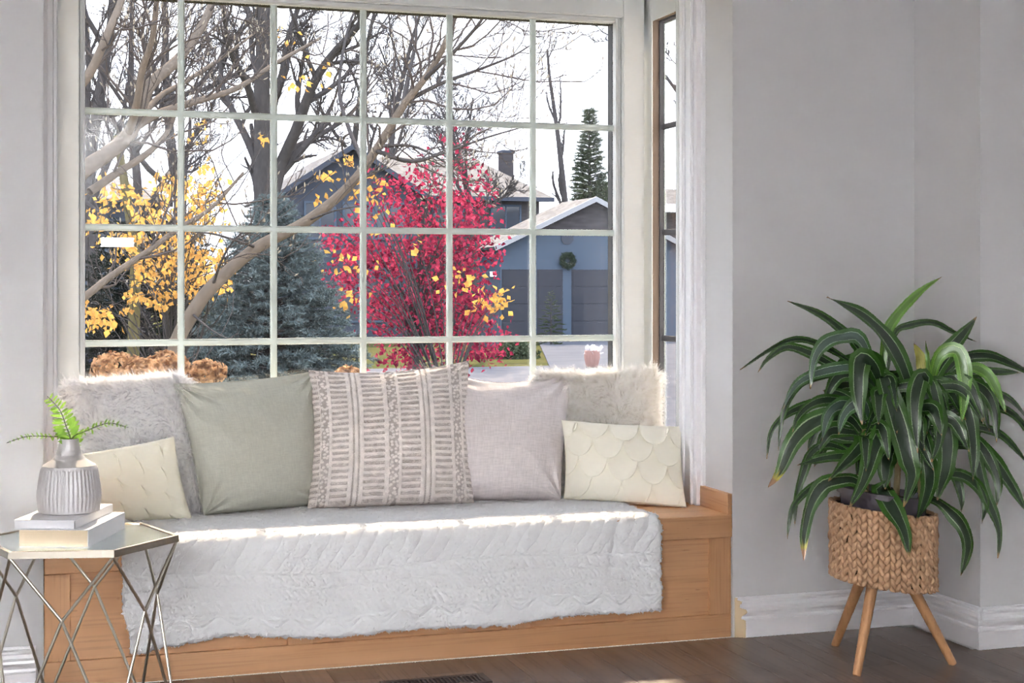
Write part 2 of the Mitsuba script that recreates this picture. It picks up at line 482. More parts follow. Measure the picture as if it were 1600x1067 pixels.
def baseboard(key, p0, p1, label, cut=None):
    d = unit(np.array(p1, float) - np.array(p0, float))
    sd = np.cross(d, [0, 0, 1.0])

    def mitre(m, sign):                        # the raw end is cut on a slant
        v = np.array(m.vertices)
        near = (v - p0) @ d < 0.01
        v += np.where(near, 1.9 * ((v - p0) @ sd) * sign, 0)[:, None] * d
        return trimesh.Trimesh(v, m.faces, process=False)
    m = extrude(PROFILE, p0, p1)
    k = struct(key, mitre(m, 1) if cut is not None else m, 'm_trim', label)
    if cut is not None:
        put(f'{k}__cut_end', mitre(extrude([(a * 0.99, b * 0.99) for a, b in PROFILE], np.array(p0) - d * 0.0015, np.array(p0) + d * 0.001), 1), 'm_mdf', 'raw tan end of the moulding')


# extrude's side vector is direction x up, so a board facing -y runs towards +x
baseboard('baseboard_left', (-2.55, YB, 0), (0.012, YB, 0), 'white moulded baseboard left of the bench', None)
baseboard('baseboard_right', (XR + 0.010, YB, 0), (XCOR, YB, 0), 'white moulded baseboard right of the bench with a raw cut end', 0)
baseboard('baseboard_corner', (XCOR, YB, 0), (XCOR, YCOR - 0.017, 0), 'white moulded baseboard running forward from the inner corner')
baseboard('baseboard_front', (XCOR - 0.017, YCOR, 0), (4.55, YCOR, 0), 'white moulded baseboard on the wall that juts forward')


# ------------------------------------------------------------------ windows
def ring(ax, a0, a1, z0, z1, w, d0, d1, c=0.0, wt=None, wb=None):
    """Four boards round the opening a0..a1, z0..z1 (the inside), w wide; ax = 'x': in a y plane, 'y': in an x plane."""
    wt, wb = wt or w, wb or w
    out = []
    for b0, b1, e0, e1 in ((a0 - w, a0, z0 - wb, z1 + wt), (a1, a1 + w, z0 - wb, z1 + wt), (a0, a1, z1, z1 + wt), (a0, a1, z0 - wb, z0)):
        out.append(box(b0, b1, d0, d1, e0, e1, c) if ax == 'x' else box(d0, d1, b0, b1, e0, e1, c))
    return cat_mesh(out)


GX0, GX1, GZ0, GZ1 = 0.19, 2.33, EYE - 0.66, EYE + 1.096
BARS = [EYE + 0.658, EYE + 0.218, EYE - 0.222]
w1 = thing('window_1', 'large white framed picture window with a grid of muntins over the bench', None, kind='structure')
put(w1 + '__frame', ring('x', GX0 - 0.022, GX1 + 0.022, GZ0 - 0.022, GZ1 + 0.022, 0.094, 5.875, 5.965, 0.003, wt=0.125, wb=0.18), 'm_vinyl')
put(w1 + '__bead', ring('x', GX0, GX1, GZ0, GZ1, 0.024, 5.90, 5.948, 0.006), 'm_vinyl')
put(w1 + '__outer_frame', ring('x', GX0 - 0.002, GX1 + 0.002, GZ0 - 0.002, GZ1 + 0.002, 0.09, 5.956, 6.005), 'm_seal', 'dark outer frame')


def bar_profile(w, d):
    return [(-w / 2, -d * 0.25), (-w / 2 + d * 0.5, -d / 2), (w / 2 - d * 0.5, -d / 2), (w / 2, -d * 0.25), (w / 2, d * 0.25), (w / 2 - d * 0.5, d / 2), (-w / 2 + d * 0.5, d / 2), (-w / 2, d * 0.25)]


PX = [GX0 + (GX1 - GX0) * k / 6 for k in range(7)]
PZ = [GZ0] + BARS[::-1] + [GZ1]
for x in PX[1:-1]:
    put(w1 + '__muntin', extrude(bar_profile(0.026, 0.012), (x, 5.937, GZ0), (x, 5.937, GZ1), up=(0, 1, 0)), 'm_muntin')
for z in BARS:
    put(w1 + '__muntin', extrude([(b, a) for a, b in bar_profile(0.026, 0.0125)], (GX0, 5.9372, z), (GX1, 5.9372, z)), 'm_muntin')
for i in range(6):
    for j in range(4):
        put(w1 + '__pane', (np.array([[PX[i], YG, PZ[j]], [PX[i + 1], YG, PZ[j]], [PX[i + 1], YG, PZ[j + 1]], [PX[i], YG, PZ[j + 1]]]), [[0, 1, 2], [0, 2, 3]]), 'm_glass')


def side_window(key, label, mir):
    """The narrow window in the bay's side; mir mirrors it to the left side."""
    k = thing(key, label, None, kind='structure')

    def m(mesh):
        if mir:
            v = np.array(mesh.vertices)
            v[:, 0] = XL + XR - v[:, 0]
            mesh = trimesh.Trimesh(v, mesh.faces[:, ::-1], process=False)
        return mesh
    y0, y1, z0, z1 = 5.585, 5.842, 0.605, EYE + 1.103
    put(k + '__frame', m(ring('y', y0 + 0.004, y1 - 0.004, z0 + 0.004, z1 - 0.004, 0.036, 2.462, 2.469, 0.002, wt=0.15, wb=0.13)), 'm_vinyl')
    put(k + '__outer_stile', m(cat_mesh([box(2.464, 2.52, y1 + 0.032, 5.97, ZS, 2.56), box(2.469, 2.52, 5.555, y0 - 0.03, ZS, 2.56), box(2.469, 2.52, 5.555, 5.87, ZS, z0 - 0.03), box(2.469, 2.52, 5.555, 5.87, z1 + 0.03, 2.56), box(2.45, 2.468, y0 - 0.05, y0 - 0.028, z0 - 0.09, z1 + 0.1, 0.003)])), 'm_vinyl')
    put(k + '__casing', m(cat_mesh([box(2.466, 2.53, 5.40, 5.555, ZS, 2.56, 0.003), box(2.452, 2.468, 5.425, 5.442, ZS, 2.56, 0.004), box(2.452, 2.468, 5.505, 5.535, ZS + 0.06, 2.56, 0.004),
                                    box(2.485, 2.51, 5.388, 5.402, ZS, 2.56, 0.003)])), 'm_trim')
    put(k + '__jamb', m(ring('y', y0, y1, z0, z1, 0.03, 2.469, 2.498)), 'm_brown_jamb', 'brown outer jamb')
    put(k + '__sash', m(ring('y', y0 + 0.010, y1 - 0.010, z0 + 0.010, z1 - 0.010, 0.04, 2.498, 2.516)), 'm_gray_sash', 'dark grey outer sash')
    put(k + '__spacer', m(ring('y', y0 + 0.015, y1 - 0.015, z0 + 0.015, z1 - 0.015, 0.006, 2.5165, 2.5195)), 'm_muntin', 'pale strip at the edge of the glass')
    for z in BARS:
        put(k + '__muntin', m(box(2.506, 2.514, y0 + 0.01, y1 - 0.01, z - 0.012, z + 0.012, 0.003)), 'm_gray_sash')
    zz = [z0] + BARS[::-1] + [z1]
    for a, b in zip(zz[:-1], zz[1:]):
        put(k + '__pane', m(trimesh.Trimesh(np.array([[2.522, y0, a], [2.522, y1, a], [2.522, y1, b], [2.522, y0, b]]), [[0, 1, 2], [0, 2, 3]], process=False)), 'm_glass')


side_window('window_2', 'narrow side window in the right side of the bay with brown outer jamb', False)
side_window('window_3', 'narrow side window in the left side of the bay', True)

# ------------------------------------------------------------------ the bench
b = thing('window_bench', 'built-in maple wood window bench with recessed front panels under the picture window', 'bench')
put(b + '__seat_board', box(XL + 0.002, XR - 0.002, YB - 0.002, 5.955, ZS - 0.085, ZS, 0.003), 'm_maple_x')
put(b + '__end_board', box(XR - 0.02, XR - 0.001, YB + 0.002, 5.398, ZS, ZS + 0.078, 0.002), 'm_maple_y')
put(b + '__end_board', box(XL + 0.001, XL + 0.02, YB + 0.002, 5.398, ZS, ZS + 0.078, 0.002), 'm_maple_y')
FY0, FY1 = YB + 0.008, YB + 0.030
zt = ZS - 0.086
put(b + '__bottom_rail', box(XL + 0.002, XR - 0.002, FY0, FY1, 0.001, 0.088, 0.0015), 'm_maple_x')


def bx_u(u):
    return at(u, 900, YB)[0]


stiles = [(XL + 0.002, bx_u(110)), (bx_u(450), bx_u(490)), (bx_u(793), bx_u(830)), (bx_u(1110), XR - 0.002)]
for s0, s1 in stiles:
    put(b + '__stile', box(s0, s1, FY0, FY1, 0.0885, zt, 0.0015), 'm_maple_z')
for (a0, a1), (c0, c1) in zip(stiles[:-1], stiles[1:]):
    put(b + '__panel', box(a1 + 0.0003, c0 - 0.0003, FY0 + 0.009, FY1 + 0.004, 0.0885, zt), 'm_maple_x')
put(b + '__base', box(XL + 0.01, XR - 0.01, FY1 + 0.004, 5.94, 0.0, zt - 0.001), 'm_dark')

# floor register
v = thing('floor_vent', 'dark brown metal floor register let into the floor before the bench', 'floor vent')
vc = at(765, 1062, 4.8)
s_f = lambda u, vv: (lambda q: q * (EYE / ((vv - VH) / FPX)))(np.array([SY + (u - UC) / FPX * CY, CY - (u - UC) / FPX * SY]))  # noqa: E731
r0 = s_f(755, 1053)
vx1, vy1 = r0[0], r0[1]
vx0, vy0 = vx1 - 0.36, vy1 - 0.115
put(v + '__rim', cat_mesh([box(vx0, vx1, vy1 - 0.018, vy1, 0.0, 0.005, 0.002), box(vx0, vx1, vy0, vy0 + 0.018, 0.0, 0.005, 0.002), box(vx0, vx0 + 0.022, vy0, vy1, 0.0, 0.005, 0.002),
                           box(vx1 - 0.022, vx1, vy0, vy1, 0.0, 0.005, 0.002)]), 'm_vent')
for i in range(22):
    x = vx0 + 0.028 + i * (0.36 - 0.056) / 21
    put(v + '__slat', box(x - 0.0035, x + 0.0035, vy0 + 0.016, vy1 - 0.016, 0.0006, 0.0038, 0.001), 'm_vent')
put(v + '__backing', box(vx0 + 0.01, vx1 - 0.01, vy0 + 0.01, vy1 - 0.01, 0.0002, 0.0006), 'm_dark')


# ------------------------------------------------------------------ the throw
def blanket():
    rs = np.random.RandomState(5)
    x0, x1 = 0.283, 2.205
    nu, nv = 700, 330
    S = np.linspace(x0, x1, nu)
    top, bend, yf, zb = 0.58, 0.035, YB - 0.010, ZS
    hang = 0.305
    Lp = top + bend * PI / 2 + hang
    Tt = np.linspace(0, Lp, nv)
    s, t = np.meshgrid(S, Tt, indexing='ij')
    # the path: over the seat towards the room, round the edge, down
    y = np.where(t < top, yf + bend + (top - t), 0)
    z = np.where(t < top, zb, 0)
    ny, nz = np.zeros_like(t), np.ones_like(t)
    m = (t >= top) & (t < top + bend * PI / 2)
    a = (t - top) / bend
    y = np.where(m, yf + bend - bend * np.sin(a), y)
    z = np.where(m, zb - bend + bend * np.cos(a), z)
    ny, nz = np.where(m, -np.sin(a), ny), np.where(m, np.cos(a), nz)
    h = t - top - bend * PI / 2
    m = h >= 0
    y, z = np.where(m, yf, y), np.where(m, zb - bend - h, z)
    ny, nz = np.where(m, -1.0, ny), np.where(m, 0.0, nz)
    P = np.stack([s, t * 0, t], -1)
    big = meshkit.fbm(P * 5, 3, 1) - 0.5
    fine = meshkit.fbm(P * 70, 3, 2) - 0.5
    warp = (meshkit.fbm(P * 14, 2, 4) - 0.5)

    def ridge(ph, sharp=0.55):
        return np.abs(np.sin(PI * ph)) ** sharp
    hh = h + 0.012 * np.sin(s * 5)
    R = np.zeros_like(t)

    def band(a0, a1, e=0.006):
        return np.clip((hh - a0) / e, 0, 1) * np.clip((a1 - hh) / e, 0, 1)
    u = s + 0.006 * warp * 3
    R += band(-0.09, 0.075) * ridge((u + 0.75 * hh + 0.01 * warp) / 0.056) * 0.0050
    R += band(0.075, 0.125) * ridge((u - 0.9 * hh + 0.015 * warp) / 0.048) * 0.0045
    R += band(0.125, 0.172) * ridge((u - 0.8 * hh) / 0.021) * 0.0024
    R += band(0.176, 0.222) * ridge((u - 0.7 * hh) / 0.024) * 0.0024
    wv = 0.248 + 0.016 * np.sin(u * 2 * PI / 0.125)
    R += band(0.226, 0.40) * (1 - np.exp(-((hh - wv) / 0.006) ** 2)) * (1 - 0.6 * np.exp(-((hh - wv + 0.02) / 0.004) ** 2)) * 0.006
    R += np.where(hh < -0.09, 0.0045 * ridge((u + 0.6 * t) / 0.05) * ridge((u - 0.6 * t) / 0.05) , 0)
    R += fine * 0.0050 + big * 0.006
    # a slack fold near the right end and a rolled left edge
    fx = 2.03 - 0.22 * np.clip(h, -0.05, 0.2)
    R -= 0.010 * np.exp(-((s - fx) / 0.016) ** 2) * np.clip((h + 0.06) / 0.05, 0, 1) * np.clip((0.18 - h) / 0.05, 0, 1)
    R += 0.008 * np.exp(-((s - x0 - 0.03) / 0.015) ** 2)
    R = np.clip(0.010 + R, 0.003, None)
    # thin out at the outer edges
    e = np.minimum.reduce([s - x0, x1 - s, Lp - t, t * 0 + 1])
    R *= np.clip(e / 0.012, 0, 1) ** 0.5
    sway = (0.006 + 0.004 * np.sin(s * 4.2) + 0.006 * big) * np.clip(h / 0.1, 0, 1)
    base = np.stack([s, y - sway, z], -1)
    # ragged outline
    edge_n = (meshkit.fbm(np.stack([s * 55, t * 0, t * 55], -1), 3, 9) - 0.5)
    k = np.clip((h - hang + 0.035) / 0.035, 0, 1)
    drop = 0.008 * np.cos((s - 0.28) * 3.1) + 0.006 * np.sin(s * 11) - 0.02 * np.exp(-((s - 0.33) / 0.07) ** 2) + 0.012 * np.exp(-((s - 0.62) / 0.10) ** 2)
    base[..., 2] += k * edge_n * 0.022 + np.clip(h / hang, 0, 1) * drop
    ke = np.clip((0.03 - (s - x0)) / 0.03, 0, 1) - np.clip((0.03 - (x1 - s)) / 0.03, 0, 1)
    base[..., 0] += np.abs(ke) * edge_n * 0.022 + np.where(ke > 0, 0.05 * np.clip((h - 0.18) / 0.12, 0, 1) * ke ** 2, 0)
    n = np.stack([t * 0, ny, nz], -1)
    outer = base + n * R[..., None]
    inner = base + n * 0.0012
    vo, vi = outer.reshape(-1, 3), inner.reshape(-1, 3)
    mesh = cat_mesh([(vo, grid_faces(nu, nv, True)), (vi, grid_faces(nu, nv))])
    # short tufts along the surface
    cand = rs.randint(0, nu * nv, 60000)
    sv = s.reshape(-1)[cand]
    hv = h.reshape(-1)[cand]
    ev = np.minimum.reduce([sv - x0, x1 - sv, hang - hv])
    keep = (ev < 0.03) | (rs.rand(len(cand)) < 0.45)
    return mesh, vo[cand][keep], n.reshape(-1, 3)[cand][keep], ev[keep]


def ribbons(P, D, L, W, rs, bend=None, face=None):
    """Tapered strands: root P, direction D, length L, width W, bent by the vectors bend."""
    n = len(P)
    side = unit(np.cross(D, rs.normal(size=(n, 3)) if face is None else face + 0.45 * rs.normal(size=(n, 3))))
    L, W = np.broadcast_to(L, (n,))[:, None], np.broadcast_to(W, (n,))[:, None]
    bend = np.zeros((n, 3)) if bend is None else bend
    m = P + D * L * 0.5 + bend * L * 0.2
    e = P + unit(D + bend) * L
    v = np.stack([P - side * W * 0.5, P + side * W * 0.5, m - side * W * 0.42, m + side * W * 0.42, e], 1).reshape(-1, 3)
    o = np.arange(n)[:, None] * 5
    f = np.concatenate([o + [0, 1, 3], o + [0, 3, 2], o + [2, 3, 4]])
    return trimesh.Trimesh(v, f, process=False)


bm, bp, bn, be = blanket()
rs = np.random.RandomState(8)
th = put('throw_blanket', bm, 'm_blanket', 'white plush throw with embossed braid pattern draped over the bench front', 'blanket', smooth=True)
dirs = unit(bn * 0.5 + rs.normal(size=bn.shape) * 0.45 + np.array([0, 0, -0.35]))
put(th + '__pile', ribbons(bp - bn * 0.001, dirs, rs.uniform(0.005, 0.010, len(bp)), 0.0030, rs, None, bn), 'm_blanket', kind='stuff')


# ------------------------------------------------------------------ pillows
class Pillow:
    """A stuffed square between four corners (top left, top right, bottom right, bottom left as seen from the room)."""

    def __init__(self, corners, thick, pinch=0.06, seed=0, wrinkle=0.006, power=0.5, sag=0.0, top=0.0):
        self.c = [np.asarray(c, float) for c in corners]
        tl, tr, br, bl = self.c
        self.X, self.Z = unit((tr - tl) + (br - bl)), None
        up = (tl - bl) + (tr - br)
        self.N = unit(np.cross(self.X, up))          # towards the room (-y)
        if self.N[1] > 0:
            self.N = -self.N
        self.th, self.pinch, self.seed, self.wr, self.pw, self.sag, self.top = thick, pinch, seed, wrinkle, power, sag, top
        self.W = (np.linalg.norm(tr - tl) + np.linalg.norm(br - bl)) / 2
        self.H = (np.linalg.norm(tl - bl) + np.linalg.norm(tr - br)) / 2

    def point(self, a, b, side=1, off=0.0):
        a, b = np.asarray(a, float), np.asarray(b, float)
        tl, tr, br, bl = self.c
        pa = a * (1 - self.pinch * (1 - b * b) * np.abs(a))
        pb = b * (1 - self.pinch * (1 - a * a) * np.abs(b) * np.where(b > 0, 1.0 + self.sag, 0.08))
        u, v = ((pa + 1) / 2)[..., None], ((pb + 1) / 2)[..., None]
        P = (bl * (1 - u) + br * u) * (1 - v) + (tl * (1 - u) + tr * u) * v
        prof = np.clip(1 - a * a, 0, 1) ** self.pw * np.clip(1 - b * b, 0, 1) ** (self.pw + (self.top * np.clip(b * 1.6, 0, 1)))
        # fuller below, as the filling settles
        prof = prof * (1.0 - 0.18 * b)
        q = np.stack([a * 2.1 + self.seed, b * 2.1, np.full_like(a, side * 3.0)], -1)
        w = (meshkit.fbm(q * 1.3, 3, self.seed) - 0.5) * 2.2
        # creases running in from the corners
        ang = np.arctan2(1 - np.abs(b), 1 - np.abs(a) + 1e-6)
        near = np.exp(-((1 - np.abs(a)) ** 2 + (1 - np.abs(b)) ** 2) / 0.35)
        cr = np.sin(ang * 11 + np.sign(a) * 1.3 + np.sign(b) * 2.1 + self.seed) * near
        e = np.clip(np.minimum(1 - np.abs(a), 1 - np.abs(b)) / 0.12, 0, 1)
        h = self.th * prof + e * (self.wr * w + self.wr * 0.8 * cr)
        return P + self.N * ((side * h) + off)[..., None]

    def normal(self, a, b, side=1):
        e = 0.012
        a = np.clip(a, -1 + e, 1 - e)
        b = np.clip(b, -1 + e, 1 - e)
        du = self.point(a + e, b, side) - self.point(a - e, b, side)
        dv = self.point(a, b + e, side) - self.point(a, b - e, side)
        n = unit(np.cross(du, dv))
        s = np.sign((n * self.N).sum(-1, keepdims=True)) * side
        return n * np.where(s == 0, 1, s)

    def mesh(self, n=110, disp=None, nb=None):
        nb = nb or n
        sa, sb = np.sin(np.linspace(-PI / 2, PI / 2, n)), np.sin(np.linspace(-PI / 2, PI / 2, nb))
        if disp is not None:
            sa, sb = 0.45 * sa + 0.55 * np.linspace(-1, 1, n), 0.45 * sb + 0.55 * np.linspace(-1, 1, nb)
        a, b = np.meshgrid(sa, sb, indexing='ij')
        f = self.point(a, b, 1, 0.0 if disp is None else disp((a + 1) / 2, (b + 1) / 2))
        k = self.point(a, b, -1)
        uv = np.stack([(a + 1) / 2, (b + 1) / 2], -1).reshape(-1, 2)
        left = np.dot(np.cross(f[1, 0] - f[0, 0], f[0, 1] - f[0, 0]), self.N)
        mid = f[n // 2 + 1, nb // 2] - f[n // 2, nb // 2], f[n // 2, nb // 2 + 1] - f[n // 2, nb // 2]
        flip = np.dot(np.cross(*mid), self.N) < 0
        m = cat_mesh([(f.reshape(-1, 3), grid_faces(n, nb, flip)), (k.reshape(-1, 3), grid_faces(n, nb, not flip))])
        return m, np.vstack([uv, uv])


def fur(p, n, length, seed, flow, same=None):
    rs = np.random.RandomState(seed)
    seed = seed if same is None else same
    nb = n // 5
    a = np.concatenate([rs.uniform(-1, 1, n), rs.uniform(-1, 1, nb)])
    b = np.concatenate([rs.uniform(-1, 1, n), rs.uniform(-1, 1, nb)])
    edge = rs.rand(n) < 0.14
    k = rs.rand(n) < 0.5
    sg = rs.choice([-1, 1], n)
    a[:n] = np.where(edge & k, sg * rs.uniform(0.94, 1, n), a[:n])
    b[:n] = np.where(edge & ~k, sg * rs.uniform(0.94, 1, n), b[:n])
    out = []
    for side, sl in ((1, slice(0, n)), (-1, slice(n, None))):
        aa, bb = a[sl], b[sl]
        P = p.point(aa, bb, side)
        N = p.normal(aa, bb, side)
        up = unit(p.c[0] - p.c[3])
        q = np.stack([aa * 2.6 + seed, bb * 2.6, aa * 0], -1)
        ang = (meshkit.fbm(q, 3, seed) - 0.5) * 7.0 + flow
        clump = (meshkit.noise(np.stack([aa * 26, bb * 26, aa * 0 + seed], -1), 5) - 0.5)
        ang = ang + clump * 1.7
        tang = np.cos(ang)[:, None] * p.X + np.sin(ang)[:, None] * up
        # near the rim the fur stands outwards
        rim = np.clip((np.maximum(np.abs(aa), np.abs(bb)) - 0.82) / 0.18, 0, 1)[:, None]
        outw = unit(np.where((np.abs(aa) > np.abs(bb))[:, None], np.sign(aa)[:, None] * p.X, np.sign(bb)[:, None] * up))
        D = unit(N * (0.26 + 0.3 * clump[:, None]) + tang * (1 - rim) * 0.9 + outw * rim * 0.9 + rs.normal(size=N.shape) * 0.22)
        bend = tang * 0.35 + rs.normal(size=N.shape) * 0.2 + np.array([0, 0, -0.25])
        L = length * rs.uniform(0.6, 1.25, len(aa)) * (1 + 0.5 * clump)
        out.append(ribbons(P - N * 0.002, D, L, 0.0030, rs, bend, N))
    return cat_mesh(out)


def fur_pillow(label, corners, seed, m, flow, n=30000):
    p = Pillow(corners, 0.062, 0.05, seed, power=0.4)
    k = thing('fur_pillow', label, 'pillow', 'shaggy fur pillows at the ends of the bench')
    mesh, uv = p.mesh(70)
    put(k + '__cover', mesh, 'm_cover_white', smooth=True)
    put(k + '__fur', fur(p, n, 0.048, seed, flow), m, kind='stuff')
    put(k + '__fur', fur(p, n // 3, 0.044, seed + 1, flow, seed), m + '_shade', 'strands coloured darker to stand in for shade within the fur', kind='stuff')


def plain_pillow(name, label, corners, thick, seed, m, piping, **kw):
    p = Pillow(corners, thick, seed=seed, **kw)
    k = thing(name, label, 'pillow')
    mesh, uv = p.mesh(130)
    put(k + '__cover', mesh, m, smooth=True, uv=uv)
    # the seam round the edge
    t = np.linspace(-1, 1, 40)
    loop = np.vstack([p.point(t, t * 0 + 1), p.point(t * 0 + 1, -t)[1:], p.point(-t, t * 0 - 1)[1:], p.point(t * 0 - 1, t)[1:]])
    put(k + '__seam', tubes([(loop, 0.0022)], 6), m if not piping else piping, uv=None)
    return p


def scale_pillow(label, corners, seed, m, cols, rows, angle, shift=0.0):
    p = Pillow(corners, 0.062, 0.05, seed, 0.004)
    k = thing('scallop_pillow', label, 'pillow', 'small cream scallop pillows at the ends of the bench')
    mesh, uv = p.mesh(80)
    put(k + '__cover', mesh, m, smooth=True)
    w, hgt = p.W / cols, p.H / rows
    ca, sa = math.cos(angle), math.sin(angle)
    rs = np.random.RandomState(seed)
    for r in range(rows + 4, -4, -1):
        for c in range(-3, cols + 4):
            cx = (c + (0.5 if r % 2 else 0.0) - cols / 2 + shift) * w
            cy = (r - rows / 2) * hgt
            t = np.linspace(0, 1, 9)[None, :]
            x = np.linspace(-1, 1, 15)[:, None]
            yb = -hgt * 1.02 * np.clip(1 - np.abs(x) ** 2.3, 0, 1) ** 0.62
            yt = hgt * 0.9
            lx = cx + x * w * 0.515 + 0 * t
            ly = cy + yt * (1 - t) + yb * t
            gx, gy = lx * ca - ly * sa, lx * sa + ly * ca
            a, b = gx / (p.W / 2), gy / (p.H / 2)
            if (np.abs(a.mean()) > 1.12) or (np.abs(b.mean()) > 1.15):
                continue
            if (np.abs(a) < 0.985).mean() < 0.2 or (np.abs(b) < 0.985).mean() < 0.2:
                continue
            ac, bc = np.clip(a, -0.988, 0.988), np.clip(b, -0.988, 0.988)
            if np.ptp(ac) < 0.05 or np.ptp(bc) < 0.05:
                continue
            lift = 0.0012 + 0.0095 * t ** 1.6 + rs.uniform(0, 0.001)
            lift = lift + 0 * x
            P = p.point(ac, bc, 1, lift)
            n1, n2 = P.shape[:2]
            # the turned edge of the flap
            Q = p.point(ac[:, -1], bc[:, -1], 1, 0.0008)
            V = np.concatenate([P, Q[:, None]], 1)
            put(k + '__scale', cat_mesh([(V.reshape(-1, 3), grid_faces(n1, n2 + 1, True))]), m, smooth=35)


fur_pillow('white shaggy fur pillow at the left end of the bench, behind the sage pillow', [at(100, 604, 5.80), at(290, 590, 5.80), at(321, 792, 5.72), at(100, 798, 5.74)], 21, 'm_fur', 2.6)
fur_pillow('cream shaggy fur pillow at the right end of the bench, behind the pink pillow', [at(838, 588, 5.81), at(1026, 582, 5.79), at(1030, 772, 5.77), at(846, 768, 5.80)], 34, 'm_fur_warm', 2.0)
plain_pillow('sage_pillow', 'plain sage green linen pillow second from the left on the bench', [at(271, 600, 5.77), at(493, 580, 5.83), s_z(500, 789, 0.472), s_z(318, 805, 0.472)], 0.118, 4, 'm_sage', None, pinch=0.05, wrinkle=0.012, power=0.38, top=0.42)
plain_pillow('pink_pillow', 'pale pink linen pillow between the woven pillow and the right fur pillow', [at(676, 571, 5.84), at(897, 574, 5.82), s_z(876, 781, 0.472), s_z(690, 783, 0.472)], 0.112, 7, 'm_pink', None, pinch=0.06, wrinkle=0.013, power=0.38, sag=3.2, top=0.42)


def woven_disp(u, v):
    d = np.zeros_like(u)
    for a, b_, kind in WOVEN:
        ins = (u > a) & (u < b_)
        if kind == 1:
            f = (v * RUNGS) % 1.0
            x = np.clip((f - 0.36) / 0.1, 0, 1) * np.clip((0.98 - f) / 0.1, 0, 1)
        elif kind == 2:
            x = 0.9 * meshkit.noise(np.stack([u * 46, v * 46, u * 0], -1), 3)
        else:
            mm = (u - a) / (b_ - a)
            x = np.exp(-((mm - 0.27) / 0.08) ** 2) + np.exp(-((mm - 0.73) / 0.08) ** 2)
        d = np.where(ins, x, d)
    n = meshkit.noise(np.stack([u * 130, v * 130, u * 0], -1), 1)
    return -0.0042 * d + 0.0022 * (n - 0.5)


wp = Pillow([at(482, 578, 5.82), at(733, 563, 5.82), s_z(741, 786, 0.472), s_z(480, 795, 0.472)], 0.115, 0.055, 3, 0.005, power=0.38, sag=0.8, top=0.42)
k = thing('woven_pillow', 'beige and taupe chunky woven striped pillow at the middle of the bench', 'pillow')
mesh, uv = wp.mesh(330, woven_disp, 330)
put(k + '__cover', mesh, 'm_woven', smooth=True, uv=uv)

scale_pillow('small cream scallop pillow at the left end of the bench, behind the white vase', [at(112, 712, 5.50), at(272, 682, 5.56), s_z(300, 809, 0.470), s_z(112, 816, 0.466)], 12, 'm_cream', 4, 4, 0.55)
scale_pillow('small cream scallop pillow at the right end of the bench, before the cream fur pillow', [at(877, 656, 5.66), at(1066, 666, 5.54), s_z(1073, 793, 0.461), s_z(880, 780, 0.472)], 15, 'm_cream_pink', 4, 4, -0.06)

# ------------------------------------------------------------------ side table, books, vase, fern
tc = np.array([0.1353, 4.7525])
TR_, TH = 0.2968, 0.56
TA = math.radians(-132.64)
hexa = [tc + TR_ * np.array([math.cos(TA + math.radians(60 * i)), math.sin(TA + math.radians(60 * i))]) for i in range(6)]
k = thing('side_table', 'hexagonal side table with thin pale brass wire frame and mirrored top left of the bench', 'side table')


def hexring(r0, r1, z0, z1):
    out = []
    for i in range(6):
        d0, d1 = unit(hexa[i] - tc), unit(hexa[(i + 1) % 6] - tc)
        q = [tc + d0 * r0, tc + d1 * r0, tc + d1 * r1, tc + d0 * r1]
        v = np.array([[*c, z] for z in (z0, z1) for c in q])
        out.append((v, np.array([[0, 3, 2, 1], [4, 5, 6, 7], [0, 1, 5, 4], [1, 2, 6, 5], [2, 3, 7, 6], [3, 0, 4, 7]])))
    m = cat_mesh(out)
    return m


put(k + '__top_frame', hexring(TR_ - 0.014, TR_, TH - 0.020, TH), 'm_brass')
ci = np.array([[*(tc + unit(h - tc) * (TR_ - 0.0145)), TH - z] for z in (0.010, 0.003) for h in hexa])
put(k + '__top', cat_mesh([(ci, np.vstack([[[0, q + 1, q] for q in range(1, 5)], [[6, 6 + q, 7 + q] for q in range(1, 5)], [[i, (i + 1) % 6, 6 + i] for i in range(6)], [[(i + 1) % 6, (i + 1) % 6 + 6, 6 + i] for i in range(6)]]))]), 'm_mirror', 'pale mirror glass top')
rr, zn = 0.0046, TH - 0.020 - 0.182
put(k + '__base_ring', tubes([([[*(tc + unit(hexa[i % 6] - tc) * (TR_ - 0.008)), 0.006] for i in range(7)], rr)], 8), 'm_brass')
nodes = [(hexa[i] + hexa[(i + 1) % 6]) / 2 for i in range(6)]
for i in range(6):
    n_ = tc + (nodes[i] - tc) * 0.965
    for j in (i, (i + 1) % 6):
        c_ = tc + (hexa[j] - tc) * (1 - 0.008 / TR_)
        put(k + '__rod', rod([*c_, TH - 0.02], [*n_, zn], rr), 'm_brass')
        put(k + '__rod', rod([*n_, zn], [*c_, 0.004], rr), 'm_brass')


def book(label, z, h, fl, fr, br, cover):
    """A book lying flat: front left, front right and back right corners of its foot."""
    fl, fr, br = (np.array([*q[:2], 0]) for q in (fl, fr, br))
    ex = fr - fl
    ey = br - fr
    ey = ey - unit(ex) * (ey @ unit(ex))          # square corners
    M = np.eye(4)
    M[:3, 0], M[:3, 1], M[:3, 3] = unit(ex), unit(ey), fl + [0, 0, z]
    w, d = np.linalg.norm(ex), np.linalg.norm(ey)
    kk = thing('book', label, 'book', 'white books on the side table')

    def P(name, m, b, lab=None):
        m.apply_transform(M)
        put(kk + name, m, b, lab)
    c = 0.0022
    P('__cover', cat_mesh([box(0, w, 0, d, 0, c, 0.0006), box(0, w, 0, d, h - c, h, 0.0006), box(w - c * (1 if cover else 0.2), w, 0, d, c, h - c)]), 'm_book_white')
    P('__pages', box(0.0015, w - 0.003, 0.0015, d - 0.0015, c, h - c), 'm_pages' if cover else 'm_book_white', 'cream page block' if cover else None)


